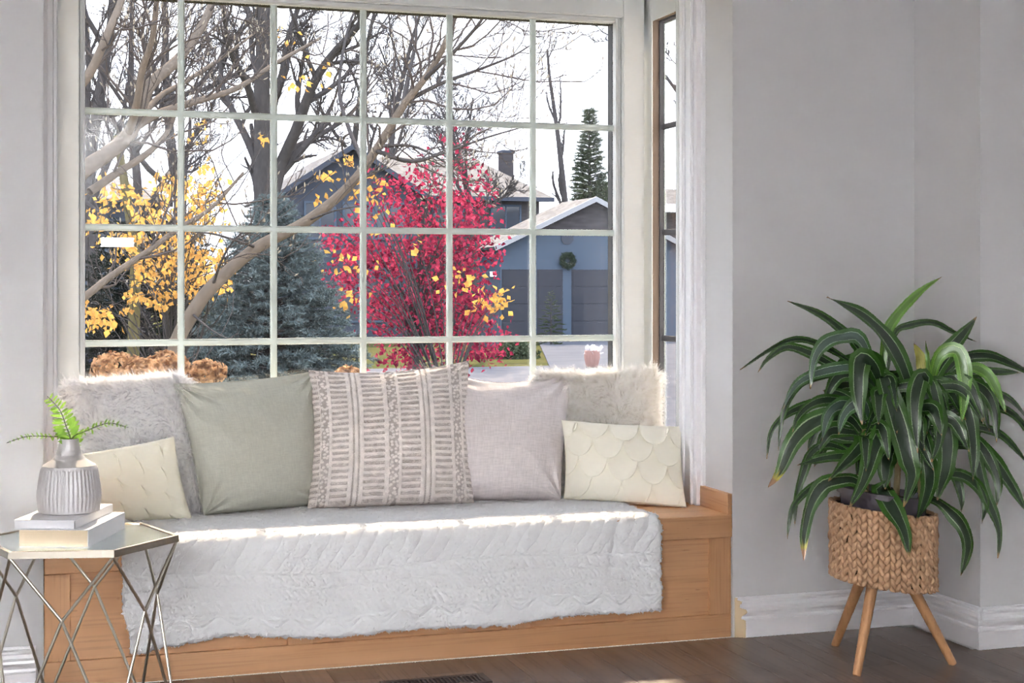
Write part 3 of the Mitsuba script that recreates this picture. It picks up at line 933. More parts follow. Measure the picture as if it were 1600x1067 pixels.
zt0 = TH - 0.003
b0 = (s_z(29, 855, zt0), s_z(138, 856, zt0), s_z(193, 826, zt0))
book('thick white book lying at the bottom of the stack on the hexagonal side table', zt0 + 0.0003, 0.052, *b0, True)
zt1 = zt0 + 0.0526
b1 = (s_z(22, 826, zt1), s_z(117, 827, zt1), s_z(184, 800, zt1))
book('thin white book on top of the stack under the vase', zt1, 0.026, *b1, False)
zv = zt1 + 0.0263

# vase
vx, vy, _ = s_z(108, 799, zv)
pv = px(vy, 108)
prof = [(0.0, 0.0), (44, 0), (47.5, 2), (49.5, 20), (50, 28), (48, 45), (44.5, 66), (43, 69), (41.5, 72.5), (34, 77), (26, 82), (20.5, 89), (17.5, 97), (15.5, 106), (14.6, 114), (13.8, 114), (13.6, 110), (15, 100), (15, 90), (0, 88)]
prof = np.array(prof) * pv
prof[:, 0] *= 0.98
nn = 240
fine = []
for (ra, za), (rb, zb_) in zip(prof[:-1], prof[1:]):
    for q in np.linspace(0, 1, 8, endpoint=False):
        fine.append((ra + (rb - ra) * q, za + (zb_ - za) * q))
fine = np.array(fine + [tuple(prof[-1])])
ang = np.arange(nn) * 2 * PI / nn
ribs = np.clip((fine[:, 1] - 2 * pv) / (4 * pv), 0, 1) * np.clip((69.5 * pv - fine[:, 1]) / (2 * pv), 0, 1) * (fine[:, 0] > 30 * pv)
R = fine[:, :1] - ribs[:, None] * 0.0022 * np.abs(np.cos(ang * 22))[None] ** 6
vv_ = np.stack([vx + R * np.cos(ang), vy + R * np.sin(ang), zv + np.broadcast_to(fine[:, 1:], R.shape)], -1).reshape(-1, 3)
i, j = np.meshgrid(np.arange(len(fine) - 1), np.arange(nn), indexing='ij')
q = np.stack([i * nn + j, i * nn + (j + 1) % nn, (i + 1) * nn + (j + 1) % nn, (i + 1) * nn + j], -1).reshape(-1, 4)
put('vase', cat_mesh([(vv_, q)]), 'm_ceramic', 'white ribbed bottle vase standing on the two white books', 'vase', smooth=50)


def fern(label, pts, leaf, n, seed, facing):
    rs = np.random.RandomState(seed)
    kk = thing('fern_frond', label, 'fern frond', 'fern fronds in the white vase')
    sp = spline(pts, 40)
    put(kk + '__stem', tubes([(sp, np.linspace(0.0022, 0.0009, 40))], 6), 'm_fern_stem', smooth=True)
    vs, fs, m = [], [], 0
    for i in range(n):
        t = 0.16 + 0.84 * i / n
        p = sp[int(t * 39)]
        tg = unit(sp[min(int(t * 39) + 1, 39)] - sp[int(t * 39) - 1])
        L = leaf * (1.15 - 0.75 * t ** 2) * (0.65 + 0.35 * min(1, (t - 0.1) / 0.15)) * rs.uniform(0.85, 1.1)
        for s in (-1, 1):
            side = unit(np.cross(tg, facing)) * s
            d = unit(side + tg * 0.35 + rs.normal(size=3) * 0.14)
            w = unit(np.cross(d, facing)) * L * 0.135
            up = unit(np.asarray(facing, float)) * L * 0.10 * rs.uniform(-1, 1)
            v = [p, p + d * L * 0.3 + w + up, p + d * L * 0.3 - w - up, p + d * L * 0.75 + w * 0.85, p + d * L * 0.75 - w * 0.85, p + d * L - up * 2]
            vs += v
            fs += [[m, m + 2, m + 1], [m + 1, m + 2, m + 4], [m + 1, m + 4, m + 3], [m + 3, m + 4, m + 5]]
            m += 6
    put(kk + '__leaflets', (np.array(vs), np.array(fs)), 'm_fern', kind='stuff')


zm = zv + 112 * pv
mouth = np.array([vx, vy, zm])
yv = vy
low = mouth + [0.002, 0, -0.06]
fern('bright green upright fern frond in the white vase, tip leaning left', [low, mouth + [0.004, 0.0, 0.0], at(103, 665, yv + 0.005), at(93, 640, yv + 0.01), at(74, 619, yv + 0.015)], 0.043, 17, 1, (0.25, -1, 0.2))
fern('fern frond in the white vase arching to the right over the fur pillow', [low, mouth + [0.008, 0, 0.003], at(138, 672, yv - 0.01), at(170, 661, yv - 0.015), at(201, 668, yv - 0.02)], 0.026, 17, 2, (0.1, -0.45, 1))
fern('darker fern frond in the white vase hanging out to the left', [low, mouth + [-0.006, 0, 0.002], at(76, 682, yv - 0.02), at(42, 682, yv - 0.03), at(10, 692, yv - 0.04)], 0.022, 18, 3, (-0.1, -0.4, 1))

# ------------------------------------------------------------------ basket planter and plant
PC = np.array([2.825, 4.632])
feet = [s_z(1304, 1008, 0.0), s_z(1338, 1056, 0.0), s_z(1490, 1038, 0.0)]
TILT = 0.125
rightv = np.array([CY, -SY])
k = thing('basket_planter', 'braided seagrass basket planter on three splayed wooden legs in the right corner', 'planter')
BR, BZ0, BZ1 = 0.176, 0.292, 0.545


def tilt(v):
    v = np.array(v, float)
    v[:, 2] -= TILT * ((v[:, :2] - PC) @ rightv)
    return v


for f in feet:
    d = f[:2] - PC
    top = PC + d * 0.36
    tz = BZ0 + 0.012 - TILT * ((top - PC) @ rightv)
    put(k + '__leg', tubes([(np.array([[*f[:2], 0.0], [*(f[:2] + (top - f[:2]) * 0.03), 0.006], [*top, tz]]), np.array([0.0125, 0.0145, 0.0205]))], 16, True), 'm_leg_wood', smooth=40)
lin = lathe([(0.0, BZ0 + 0.004), (BR - 0.02, BZ0 + 0.004), (BR - 0.010, BZ0 + 0.02), (BR - 0.008, BZ1 - 0.006), (BR - 0.016, BZ1 - 0.006), (BR - 0.02, BZ0 + 0.02), (0, BZ0 + 0.014)], 48, (*PC, 0))
lin.vertices = tilt(lin.vertices)
put(k + '__lining', lin, 'm_lining')


def strand(c0, c1, w, th):
    """A flat spindle from c0 to c1 (cylinder coordinates: angle, height, bulge)."""
    n, m = 7, 6
    t = np.linspace(0, 1, n)
    wd = w * np.sin(PI * np.clip(t * 0.9 + 0.07, 0, 1)) ** 0.7
    lift = th * np.sin(PI * t) + 0.002
    ca = np.arange(m) * 2 * PI / m
    an = c0[0] + (c1[0] - c0[0]) * t
    zz = c0[1] + (c1[1] - c0[1]) * t
    d = np.array([(c1[0] - c0[0]) * BR, c1[1] - c0[1]])
    d /= np.linalg.norm(d)
    off = np.cos(ca)[None] * wd[:, None]
    A = an[:, None] - d[1] * off / BR
    Z = zz[:, None] + d[0] * off
    Rr = BR - 0.008 + lift[:, None] + np.sin(ca)[None] * wd[:, None] * 0.75
    v = np.stack([PC[0] + Rr * np.cos(A), PC[1] + Rr * np.sin(A), Z], -1).reshape(-1, 3)
    i, j = np.meshgrid(np.arange(n - 1), np.arange(m), indexing='ij')
    q = np.stack([i * m + j, i * m + (j + 1) % m, (i + 1) * m + (j + 1) % m, (i + 1) * m + j], -1).reshape(-1, 4)
    return v, q


rs = np.random.RandomState(4)
NB = 30
for c in range(NB):
    a0 = 2 * PI * c / NB
    hw = PI / NB
    ph = rs.uniform(0, 0.022)
    out = []
    z = BZ0 - 0.034 + ph * 0.5
    while z < BZ1 - 0.012:
        for s in (-1, 1):
            zz = z + (0.014 if s > 0 else 0)
            j1, j2 = rs.uniform(-0.1, 0.1, 2) * hw
            out.append(strand((a0 + s * hw * 0.98 + j1, zz + 0.044 + rs.uniform(-.003, .003)), (a0 - s * hw * 0.12 + j2, zz - 0.004), 0.0098 * rs.uniform(0.85, 1.12), 0.0105 * rs.uniform(0.75, 1.3)))
        z += 0.028
    m = cat_mesh(out)
    m.vertices[:, 2] = np.clip(m.vertices[:, 2], BZ0 - 0.006, BZ1 + 0.004)
    m.vertices = tilt(m.vertices)
    put(k + '__braid', m, 'm_seagrass', smooth=True)

pp = thing('potted_plant', 'striped green dracaena with arching strap leaves in a black pot inside the seagrass basket', 'plant')
pot = lathe([(0, BZ0 + 0.03), (0.12, BZ0 + 0.03), (0.148, BZ1 + 0.035), (0.158, BZ1 + 0.035), (0.160, BZ1 + 0.058), (0.152, BZ1 + 0.060), (0.142, BZ1 + 0.035), (0, BZ1 + 0.033)], 48, (*(PC + [0, 0.0]), 0))
pot.vertices = tilt(pot.vertices)
put(pp + '__pot', pot, 'm_pot', smooth=30)
soil = lathe([(0.144, BZ1 + 0.036), (0.08, BZ1 + 0.044), (0, BZ1 + 0.046)], 32, (*PC, 0))
soil.vertices = tilt(soil.vertices)
put(pp + '__soil', soil, 'm_soil', smooth=True)
P0 = 4.632
for (ub, vb, ut, vt, r, dy) in ((1385, 775, 1372, 590, 0.017, 0.0), (1430, 785, 1452, 615, 0.014, 0.04), (1352, 775, 1350, 670, 0.011, -0.03), (1440, 780, 1425, 640, 0.012, -0.05), (1400, 775, 1405, 600, 0.012, 0.05)):
    put(pp + '__stem', tubes([(spline([at(ub, vb, P0 + dy), at((ub + ut) / 2 + 3, (vb + vt) / 2, P0 + dy), at(ut, vt, P0 + dy)], 10), np.linspace(r, r * 0.7, 10))], 10), 'm_cane', smooth=True)


def strap(points, width, rs, twist=None, fold=0.25):
    n, m = 26, 5
    sp = spline(points, n)
    tg = np.gradient(sp, axis=0)
    tg = unit(tg)
    view = unit(np.array([SY + 0.25, CY, -0.15]))
    side = unit(np.cross(tg, view))
    nor = np.cross(side, tg)
    tw = (rs.uniform(-0.6, 0.6) if twist is None else twist) + np.linspace(0, rs.uniform(-0.5, 0.5), n)
    c, s = np.cos(tw)[:, None], np.sin(tw)[:, None]
    side, nor = side * c + nor * s, nor * c - side * s
    t = np.linspace(0, 1, n)
    prof = np.minimum(0.30 + 1.7 * t, 1.0) * np.clip(1 - np.clip((t - 0.48) / 0.52, 0, 1) ** 1.7, 0.0, 1) ** 0.85
    prof = np.maximum(prof, 0.02)
    wob = 1 + 0.05 * np.sin(t * 23 + rs.uniform(0, 6))
    x = np.linspace(-1, 1, m)
    half = width / 2 * prof * wob
    ripple = 0.06 * width * np.sin(t * rs.uniform(14, 22) + rs.uniform(0, 6))
    V = sp[:, None] + side[:, None] * (half[:, None, None] * x[None, :, None]) + nor[:, None] * ((fold * half[:, None] * (1 - np.abs(x))[None]) + ripple[:, None] * (x ** 2)[None] * x[None])[..., None]
    uv = np.stack([np.broadcast_to((x + 1) / 2, (n, m)), np.broadcast_to(t[:, None], (n, m))], -1).reshape(-1, 2)
    return (V.reshape(-1, 3), grid_faces(n, m)), uv


# (material, width in px, forward offset of the tip in metres, points from the crown to the tip)
B, S_, L_, Y_, T_ = 'm_blade', 'm_blade_silver', 'm_blade_lime', 'm_blade_yellow', 'm_blade_tipped'
LEAVES = [
    (B, 13, 0.02, [(1378, 600), (1345, 545), (1317, 517), (1280, 490), (1230, 470)]),
    (B, 28, -0.06, [(1432, 660), (1418, 590), (1392, 535), (1350, 492), (1292, 464)]),
    (L_, 15, 0.03, [(1376, 610), (1384, 530), (1400, 495), (1438, 455), (1471, 433)]),
    (B, 10, 0.05, [(1385, 590), (1398, 522), (1422, 508), (1458, 504), (1492, 520), (1526, 534)]),
    (B, 27, -0.02, [(1440, 650), (1456, 590), (1478, 553), (1504, 522), (1526, 495)]),
    (B, 10, 0.03, [(1372, 600), (1330, 566), (1285, 540), (1245, 530), (1205, 545), (1156, 578)]),
    (B, 15, 0.0, [(1370, 620), (1335, 588), (1300, 570), (1262, 550), (1228, 542), (1200, 560), (1184, 582)]),
    (S_, 22, -0.08, [(1372, 590), (1345, 530), (1317, 526), (1290, 535), (1272, 562), (1266, 608)]),
    (S_, 19, -0.05, [(1385, 610), (1375, 588), (1340, 574), (1295, 578), (1256, 592), (1236, 612), (1223, 640)]),
    (B, 9, -0.05, [(1300, 588), (1262, 596), (1240, 612), (1223, 650), (1216, 704)]),
    (B, 30, -0.15, [(1378, 610), (1366, 575), (1348, 560), (1342, 580), (1342, 620), (1347, 664)]),
    (B, 25, -0.20, [(1428, 650), (1446, 595), (1438, 590), (1430, 620), (1430, 660), (1434, 708)]),
    (L_, 22, -0.12, [(1452, 610), (1466, 560), (1484, 546), (1500, 552), (1508, 590), (1506, 630), (1502, 662)]),
    (B, 19, 0.02, [(1452, 620), (1470, 590), (1500, 562), (1542, 556), (1578, 568), (1625, 592)]),
    (B, 17, 0.0, [(1455, 625), (1475, 600), (1502, 582), (1545, 580), (1595, 582)]),
    (L_, 17, -0.06, [(1480, 600), (1515, 575), (1540, 582), (1556, 605), (1572, 645)]),
    (B, 20, -0.03, [(1455, 630), (1478, 606), (1512, 598), (1540, 612), (1555, 645), (1557, 692)]),
    (B, 12, 0.0, [(1490, 615), (1530, 612), (1560, 614), (1588, 632), (1622, 680)]),
    (B, 36, -0.24, [(1362, 600), (1378, 585), (1390, 615), (1408, 670), (1420, 722), (1425, 745), (1412, 792)]),
    (B, 24, -0.18, [(1440, 600), (1455, 595), (1463, 625), (1469, 659), (1466, 695), (1455, 722)]),
    (B, 24, -0.14, [(1470, 590), (1490, 590), (1506, 622), (1519, 672), (1522, 715), (1520, 752)]),
    (B, 13, -0.05, [(1350, 660), (1320, 632), (1285, 626), (1236, 643), (1206, 672), (1198, 717)]),
    (B, 17, -0.08, [(1352, 665), (1325, 632), (1292, 625), (1266, 633), (1247, 652), (1238, 676)]),
    (T_, 31, -0.12, [(1356, 690), (1330, 655), (1300, 650), (1265, 663), (1238, 692), (1218, 738), (1200, 761)]),
    (S_, 26, -0.14, [(1355, 670), (1335, 640), (1312, 634), (1294, 650), (1284, 690)]),
    (S_, 20, -0.14, [(1362, 665), (1350, 632), (1335, 632), (1318, 650), (1310, 680)]),
    (B, 26, -0.14, [(1402, 680), (1385, 670), (1362, 682), (1328, 716), (1294, 751)]),
    (B, 28, -0.2, [(1412, 670), (1400, 650), (1386, 666), (1366, 700), (1350, 750), (1327, 793)]),
    (T_, 27, -0.16, [(1356, 775), (1336, 752), (1310, 752), (1286, 760), (1268, 788), (1257, 835), (1256, 876)]),
    (B, 12, -0.13, [(1350, 770), (1325, 755), (1290, 752), (1262, 766), (1238, 795), (1230, 842)]),
    (B, 14, -0.06, [(1356, 735), (1325, 706), (1293, 695), (1268, 708), (1256, 738), (1244, 780), (1242, 822)]),
    (B, 17, -0.08, [(1365, 730), (1345, 712), (1318, 712), (1284, 716), (1245, 727)]),
    (B, 30, -0.29, [(1392, 775), (1378, 764), (1388, 782), (1402, 806), (1414, 832), (1421, 869)]),
    (B, 26, -0.2, [(1430, 650), (1440, 672), (1448, 712), (1452, 752), (1444, 785), (1432, 814)]),
    (B, 28, -0.18, [(1462, 620), (1474, 645), (1480, 690), (1478, 730), (1470, 760), (1464, 782)]),
    (B, 22, -0.15, [(1436, 780), (1460, 782), (1482, 798), (1504, 824), (1512, 856), (1501, 901)]),
    (B, 18, -0.08, [(1442, 760), (1465, 744), (1500, 742), (1526, 758), (1540, 785), (1534, 818)]),
    (B, 19, -0.12, [(1470, 660), (1500, 672), (1522, 705), (1538, 765), (1558, 815), (1562, 842), (1559, 872)]),
    (B, 19, -0.08, [(1465, 660), (1495, 668), (1530, 694), (1548, 722), (1560, 755), (1557, 792)]),
    (B, 23, -0.06, [(1480, 665), (1520, 684), (1560, 730), (1584, 764), (1604, 800)]),
    (B, 13, 0.0, [(1470, 660), (1530, 668), (1562, 678), (1586, 700), (1606, 725)]),
    (B, 15, 0.02, [(1465, 640), (1520, 630), (1560, 636), (1592, 656), (1622, 702)]),
    (Y_, 22, 0.06, [(1455, 640), (1446, 590), (1440, 562), (1428, 536)]),
    (L_, 8, -0.02, [(1450, 620), (1452, 595), (1450, 565), (1446, 532)]),
    (B, 14, -0.05, [(1420, 700), (1432, 740), (1424, 770), (1408, 795)]),
    (B, 16, -0.06, [(1455, 700), (1490, 740), (1502, 775), (1502, 800)]),
    (B, 24, 0.06, [(1375, 620), (1355, 590), (1345, 560), (1338, 530)]),
    (B, 30, 0.0, [(1378, 640), (1372, 580), (1345, 545), (1322, 520)]),
    (B, 22, 0.05, [(1400, 640), (1420, 600), (1440, 575)]),
    (B, 26, 0.04, [(1380, 660), (1420, 620), (1400, 560)]),
    (B, 22, 0.08, [(1360, 660), (1320, 620), (1285, 610)]),
    (B, 24, -0.05, [(1390, 650), (1350, 680), (1345, 720), (1338, 745)]),
    (B, 22, 0.1, [(1470, 650), (1510, 640), (1540, 660), (1552, 700)]),
    (B, 24, 0.08, [(1385, 700), (1340, 690), (1300, 710)]),
    (B, 26, 0.05, [(1420, 700), (1400, 650), (1395, 600)]),
    (B, 22, 0.0, [(1440, 700), (1490, 690), (1530, 700), (1545, 740)]),
    (B, 30, -0.1, [(1400, 640), (1425, 680), (1438, 740)]),
    (B, 26, -0.08, [(1400, 690), (1385, 720), (1383, 765)]),
]
rs = np.random.RandomState(3)
for kx, (m, w, off, pts) in enumerate(LEAVES):
    n = len(pts)
    d0 = rs.uniform(-0.03, 0.03)
    P = [at(u, v, P0 + d0 * (1 - i / (n - 1)) + off * (i / (n - 1)) ** 0.6) for i, (u, v) in enumerate(pts)]
    for q in P:                                   # clear of the walls of the corner
        q[0] = min(q[0], XCOR - 0.02) if q[1] > YCOR - 0.03 else q[0]
    me, uv = strap(P, w * 1.13 * px(P0, 1400), rs)
    put(pp + '__leaf', me, m, smooth=True, uv=uv)

# the leaves in the thick of the crowns
for c0, dy in (((1374, 600), 0.0), ((1452, 620), 0.04), ((1425, 645), -0.05), ((1405, 610), 0.05), ((1352, 672), -0.03)):
    o = at(*c0, P0 + dy)
    for q in range(9):
        a = q * 2.39996 + rs.uniform(-0.4, 0.4)
        L = rs.uniform(0.20, 0.30)
        h = np.array([math.cos(a), math.sin(a) * 0.75, 0])
        rise = rs.uniform(0.25, 0.8)
        P = [o + [0, 0, 0.03 - 0.012 * q], o + h * L * 0.3 + [0, 0, L * rise * 0.42 - 0.012 * q], o + h * L * 0.68 + [0, 0, L * rise * 0.40 - 0.012 * q], o + h * L * 0.95 + [0, 0, L * (rise * 0.4 - 0.42) - 0.012 * q]]
        for p in P:
            p[0] = min(p[0], XCOR - 0.03)
            p[1] = min(p[1], YB - 0.03)
        me, uv = strap(P, rs.uniform(0.045, 0.062), rs, rs.uniform(-1.0, 1.0))
        put(pp + '__leaf', me, B, smooth=True, uv=uv)

# ------------------------------------------------------------------ outdoors: ground
def slab_(pts, th):
    p = np.asarray(pts, float)
    return trimesh.Trimesh(np.vstack([p + [0, 0, th], p - [0, 0, th]])).convex_hull



GZ = -0.62
struct('ground', box(-70, 110, 6.05, 260, GZ - 0.2, GZ), 'm_lawn', 'lawn in front of the house')
struct('ground_bed', box(-2.0, 6.0, 6.05, 7.6, GZ - 0.1, GZ + 0.03), 'm_bed', 'brown planting bed under the window')
struct('road', box(-70, 110, 26.0, 34.0, GZ - 0.1, GZ + 0.02), 'm_asphalt', 'grey asphalt street beyond the lawn')
dv = [s_z(u, v, GZ) for u, v in ((810, 531), (1030, 527))]
struct('driveway', cat_mesh([box(dv[0][0], dv[1][0] + 3, 34.0, 52.0, GZ - 0.1, GZ + 0.025)]), 'm_asphalt', 'pale grey driveway before the garage')
pa = [s_z(u, v, GZ) for u, v in ((842, 536), (870, 600), (940, 720), (1260, 720), (1160, 534))]
struct('path', slab_([*pa], 0.03), 'm_asphalt', 'grey driveway on the near side of the street')


def gz_at(u, Y):
    q = at(u, 500, Y)
    return np.array([q[0], Y, GZ])


# ------------------------------------------------------------------ trees
def wander(p0, d0, L, r0, r1, n, rng, wob, up):
    pts, d, p = [p0], d0, p0
    for _ in range(n):
        d = unit(d + rng.normal(size=3) * wob + np.array([0, 0, up]))
        p = p + d * (L / n)
        pts.append(p)
    return np.array(pts), np.linspace(r0, r1, n + 1)


def branch_out(line, rng, levels, n_child, ratio, spread, rmin, up=0.05, wob=0.16, t0=0.25, rel=None):
    """Twigs along a limb, twigs along those, and so on."""
    out = []
    pts, rad = line
    if levels == 0:
        return out
    L = np.linalg.norm(np.diff(pts, axis=0), axis=1).sum() if rel is None else rel
    for k in range(n_child):
        t = t0 + (1 - t0) * (k + rng.rand()) / n_child
        f = t * (len(pts) - 1)
        i = min(int(f), len(pts) - 2)
        p = pts[i] + (pts[i + 1] - pts[i]) * (f - i)
        d = unit(pts[i + 1] - pts[i])
        r = rad[i] + (rad[i + 1] - rad[i]) * (f - i)
        side = unit(np.cross(d, rng.normal(size=3)))
        a = spread * rng.uniform(0.7, 1.3)
        nd = unit(d * math.cos(a) + side * math.sin(a))
        cl = L * ratio * rng.uniform(0.6, 1.2) * (1.15 - 0.55 * t)
        cr = max(min(r * 0.62, r), rmin)
        ch = wander(p, nd, cl, cr, max(cr * 0.35, rmin * 0.7), 4 if levels > 1 else 3, rng, wob, up)
        out.append((levels, ch))
        out += branch_out(ch, rng, levels - 1, n_child if levels > 2 else max(3, n_child - 1), ratio, spread, rmin, up, wob, 0.2)
    return out


def bare_tree(name, label, base, height, r, seed, bsdf, lean=(0, 0), levels=4, n_child=6, ratio=0.5, spread=0.7, up=0.10, rmin=0.012, t0=0.22, group=None, cat='tree'):
    rng = np.random.RandomState(seed)
    d = unit(np.array([lean[0], lean[1], 1.0]))
    tr = wander(np.asarray(base, float), d, height, r, r * 0.22, 9, rng, 0.07, 0.05)
    br = branch_out(tr, rng, levels, n_child, ratio, spread, rmin, up, 0.15, t0)
    k = thing(name, label, cat, group)
    put(k + '__trunk', tubes([tr], 10), bsdf, smooth=True)
    big = [l for lv, l in br if lv == levels]
    put_many = tubes(big, 7)
    put(k + '__branches', put_many, bsdf, kind='stuff', smooth=True)
    mid = [l for lv, l in br if lv == levels - 1]
    small = [l for lv, l in br if lv < levels - 1]
    ms = [tubes(mid, 5)] if mid else []
    ms += [tubes(small, 3)] if small else []
    if ms:
        put(k + '__twigs', cat_mesh(ms), bsdf, kind='stuff')
    return k, br


def tips(br, lv=1):
    return [l for a, l in br if a <= lv]


def scatter_leaves(P, size, rs, flat=0.6, droop=0.4):
    """Small pointed leaves, four triangles each."""
    n = len(P)
    d = unit(rs.normal(size=(n, 3)) + np.array([0, 0, -droop]))
    side = unit(np.cross(d, rs.normal(size=(n, 3))))
    nor = np.cross(side, d)
    s = (size * rs.uniform(0.6, 1.25, n))[:, None]
    v = np.stack([P, P + d * s * 0.45 + side * s * 0.38 * flat + nor * s * 0.12, P + d * s * 0.5, P + d * s * 0.45 - side * s * 0.38 * flat + nor * s * 0.12, P + d * s], 1).reshape(-1, 3)
    o = np.arange(n)[:, None] * 5
    f = np.concatenate([o + [0, 2, 1], o + [1, 2, 4], o + [0, 3, 2], o + [2, 3, 4]])
    return trimesh.Trimesh(v, f, process=False)


# the magnolia before the window: its limbs follow the photograph's
def limb(pts, w0, w1, n=18):
    p = spline([at(u, v, Y) for u, v, Y in pts], n)
    ys = np.array([q[1] for q in p])
    r = np.linspace(w0, w1, n) / 2 * ys / FPX * 1.03
    return p, r


ML = [limb([(262, 655, 9.0), (268, 590, 9.0), (276, 535, 9.0), (300, 490, 9.0), (332, 447, 9.0), (400, 388, 9.0), (480, 345, 8.9), (546, 290, 8.8), (592, 228, 8.7), (630, 165, 8.6), (662, 125, 8.5), (690, 80, 8.4), (712, 20, 8.3), (722, -40, 8.2)], 25, 7, 44),
      limb([(62, 800, 8.9), (58, 640, 8.8), (60, 480, 8.6), (76, 350, 8.3), (104, 292, 8.2)], 30, 24, 16),
      limb([(60, 520, 8.6), (140, 458, 8.7), (178, 428, 8.8), (232, 392, 8.9), (280, 356, 9.0), (330, 325, 9.2), (380, 270, 9.4)], 13, 4),
      limb([(100, 295, 8.2), (135, 262, 8.3), (168, 240, 8.4), (200, 212, 8.5), (212, 190, 8.5), (233, 135, 8.6), (280, 91, 8.8), (318, 36, 9.0), (340, -20, 9.2)], 26, 10, 24),
      limb([(200, 214, 8.5), (214, 160, 8.3), (222, 110, 8.2), (238, 60, 8.1), (246, -10, 8.0)], 13, 8),
      limb([(110, 150, 7.8), (136, 121, 7.8), (150, 95, 7.8), (166, 58, 7.8), (190, 0, 7.9), (200, -40, 8)], 15, 9),
      limb([(204, 205, 8.5), (245, 178, 8.7), (300, 160, 8.9), (370, 138, 9.2), (432, 98, 9.5), (500, 60, 9.8)], 13, 4),
      limb([(212, 190, 8.5), (250, 150, 8.9), (285, 130, 9.2), (340, 95, 9.5), (400, 50, 9.9)], 10, 3),
      limb([(140, 300, 8.4), (180, 272, 8.5), (230, 240, 8.6), (262, 205, 8.8), (280, 160, 9.0)], 13, 5),
      limb([(588, 236, 8.7), (640, 252, 8.5), (690, 240, 8.4), (760, 215, 8.3), (812, 200, 8.2)], 8, 2),
      limb([(592, 228, 8.7), (650, 230, 8.6), (720, 268, 8.4)], 6, 2),
      limb([(640, 155, 8.6), (690, 130, 8.5), (750, 108, 8.4), (800, 88, 8.3), (830, 70, 8.3)], 8, 2),
      limb([(570, 258, 8.8), (545, 200, 9.2), (530, 140, 9.5), (540, 60, 9.8), (560, 0, 10)], 8, 3),
      limb([(630, 165, 8.6), (640, 110, 8.8), (650, 60, 9.0), (648, 0, 9.2)], 9, 3),
      limb([(662, 125, 8.5), (720, 70, 8.2), (760, 20, 8.0), (790, -40, 7.9)], 8, 3),
      limb([(480, 345, 8.9), (520, 330, 8.7), (570, 320, 8.6)], 4, 1.6),
      limb([(400, 386, 9.0), (350, 370, 8.7), (330, 365, 8.6), (300, 362, 8.4)], 5, 2),
      limb([(300, 490, 9.0), (330, 515, 8.6), (360, 530, 8.4), (372, 520, 8.4)], 4, 1.6, 10),
      limb([(332, 447, 9.0), (345, 410, 8.8), (362, 380, 8.7), (395, 345, 8.6), (398, 330, 8.6)], 5, 2, 10)]
mag = thing('magnolia_tree', 'near magnolia tree with smooth tan slanting trunk and fuzzy buds close to the window', 'tree')
put(mag + '__trunk', tubes([ML[0]], 14), 'm_bark_tan', smooth=True)
for l in ML[1:9]:
    put(mag + '__limb', tubes([l], 10), 'm_bark_tan', smooth=True)
for l in ML[9:]:
    put(mag + '__limb', tubes([l], 7), 'm_bark_gray', smooth=True)
rng = np.random.RandomState(21)
tw = []
for q, l in enumerate(ML):
    nchild = {0: 16, 1: 4, 2: 9, 3: 14, 6: 11, 8: 9, 9: 7, 11: 7, 15: 2, 16: 3, 17: 1, 18: 2}.get(q, 6)
    sub = branch_out(l, rng, 3, nchild, 0.0, 0.75, 0.0022, 0.08, 0.18, 0.3 if q == 0 else 0.25, rel=1.0) if False else None
    pts, rad = l
    n0 = len(pts)
    for c in range(nchild):
        if q == 1:
            continue
        t = (0.60 if q == 0 else 0.2) + (0.8 if q else 0.39) * (c + rng.rand()) / nchild
        i = min(int(t * (n0 - 1)), n0 - 2)
        d = unit(pts[i + 1] - pts[i])
        side = unit(np.cross(d, rng.normal(size=3)))
        nd = unit(d * 0.7 + side * 0.75)
        if pts[i][2] > 3.05:
            continue
        L = rng.uniform(0.35, 0.85)
        r = min(rad[i] * 0.5, 0.008)
        ch = wander(pts[i], nd, L, r, 0.0026, 6, rng, 0.2, 0.10)
        tw.append((2, ch))
        tw += branch_out(ch, rng, 2, 5, 0.42, 0.75, 0.0022, 0.08, 0.2, 0.15)
put(mag + '__twigs', tubes([l for _, l in tw], 4), 'm_twig', kind='stuff')
buds = []
for lv, (p, r) in tw:
    if rng.rand() < 0.34:
        d = unit(p[-1] - p[-2] + np.array([0, 0, 0.03]))
        e = p[-1]
        L, wd = rng.uniform(0.020, 0.034), 0.0050
        buds.append((np.array([e, e + d * L * 0.2, e + d * L * 0.45, e + d * L * 0.8, e + d * L]), np.array([0.0015, wd * 0.8, wd, wd * 0.55, 0.0005])))
put(mag + '__buds', tubes(buds, 6), 'm_bud', kind='stuff', smooth=True)

# leaves still hanging on it: yellow, in clusters
rs = np.random.RandomState(31)
clusters = [(165, 330, 26, 16), (215, 315, 30, 22), (180, 290, 22, 12), (265, 290, 26, 22), (300, 300, 30, 26), (330, 300, 24, 18), (320, 270, 26, 14), (250, 335, 26, 22), (310, 330, 30, 26), (230, 350, 26, 14),
            (180, 375, 26, 12), (200, 400, 26, 12), (240, 400, 30, 26), (265, 430, 30, 40), (255, 470, 22, 26), (300, 400, 28, 34), (310, 430, 26, 36), (295, 455, 20, 18), (275, 395, 26, 26), (335, 400, 18, 12),
            (150, 495, 20, 22), (165, 500, 16, 14), (220, 465, 12, 9), (200, 485, 8, 4), (205, 460, 10, 6), (350, 450, 12, 8), (320, 345, 30, 22), (285, 370, 30, 22), (345, 425, 16, 10), (225, 430, 20, 10),
            (150, 345, 20, 9), (215, 380, 24, 12), (460, 130, 16, 4), (500, 115, 30, 5), (440, 60, 20, 4), (320, 205, 30, 6), (412, 215, 8, 4), (510, 275, 14, 6), (545, 250, 14, 5)]
ypts = []
for u, v, rad, n in clusters:
    for _ in range(int(n * 2.7)):
        ypts.append(at(u + rs.normal() * rad * 0.55, v + rs.normal() * rad * 0.45, rs.uniform(10.5, 13.0)))
ypts = np.array(ypts)
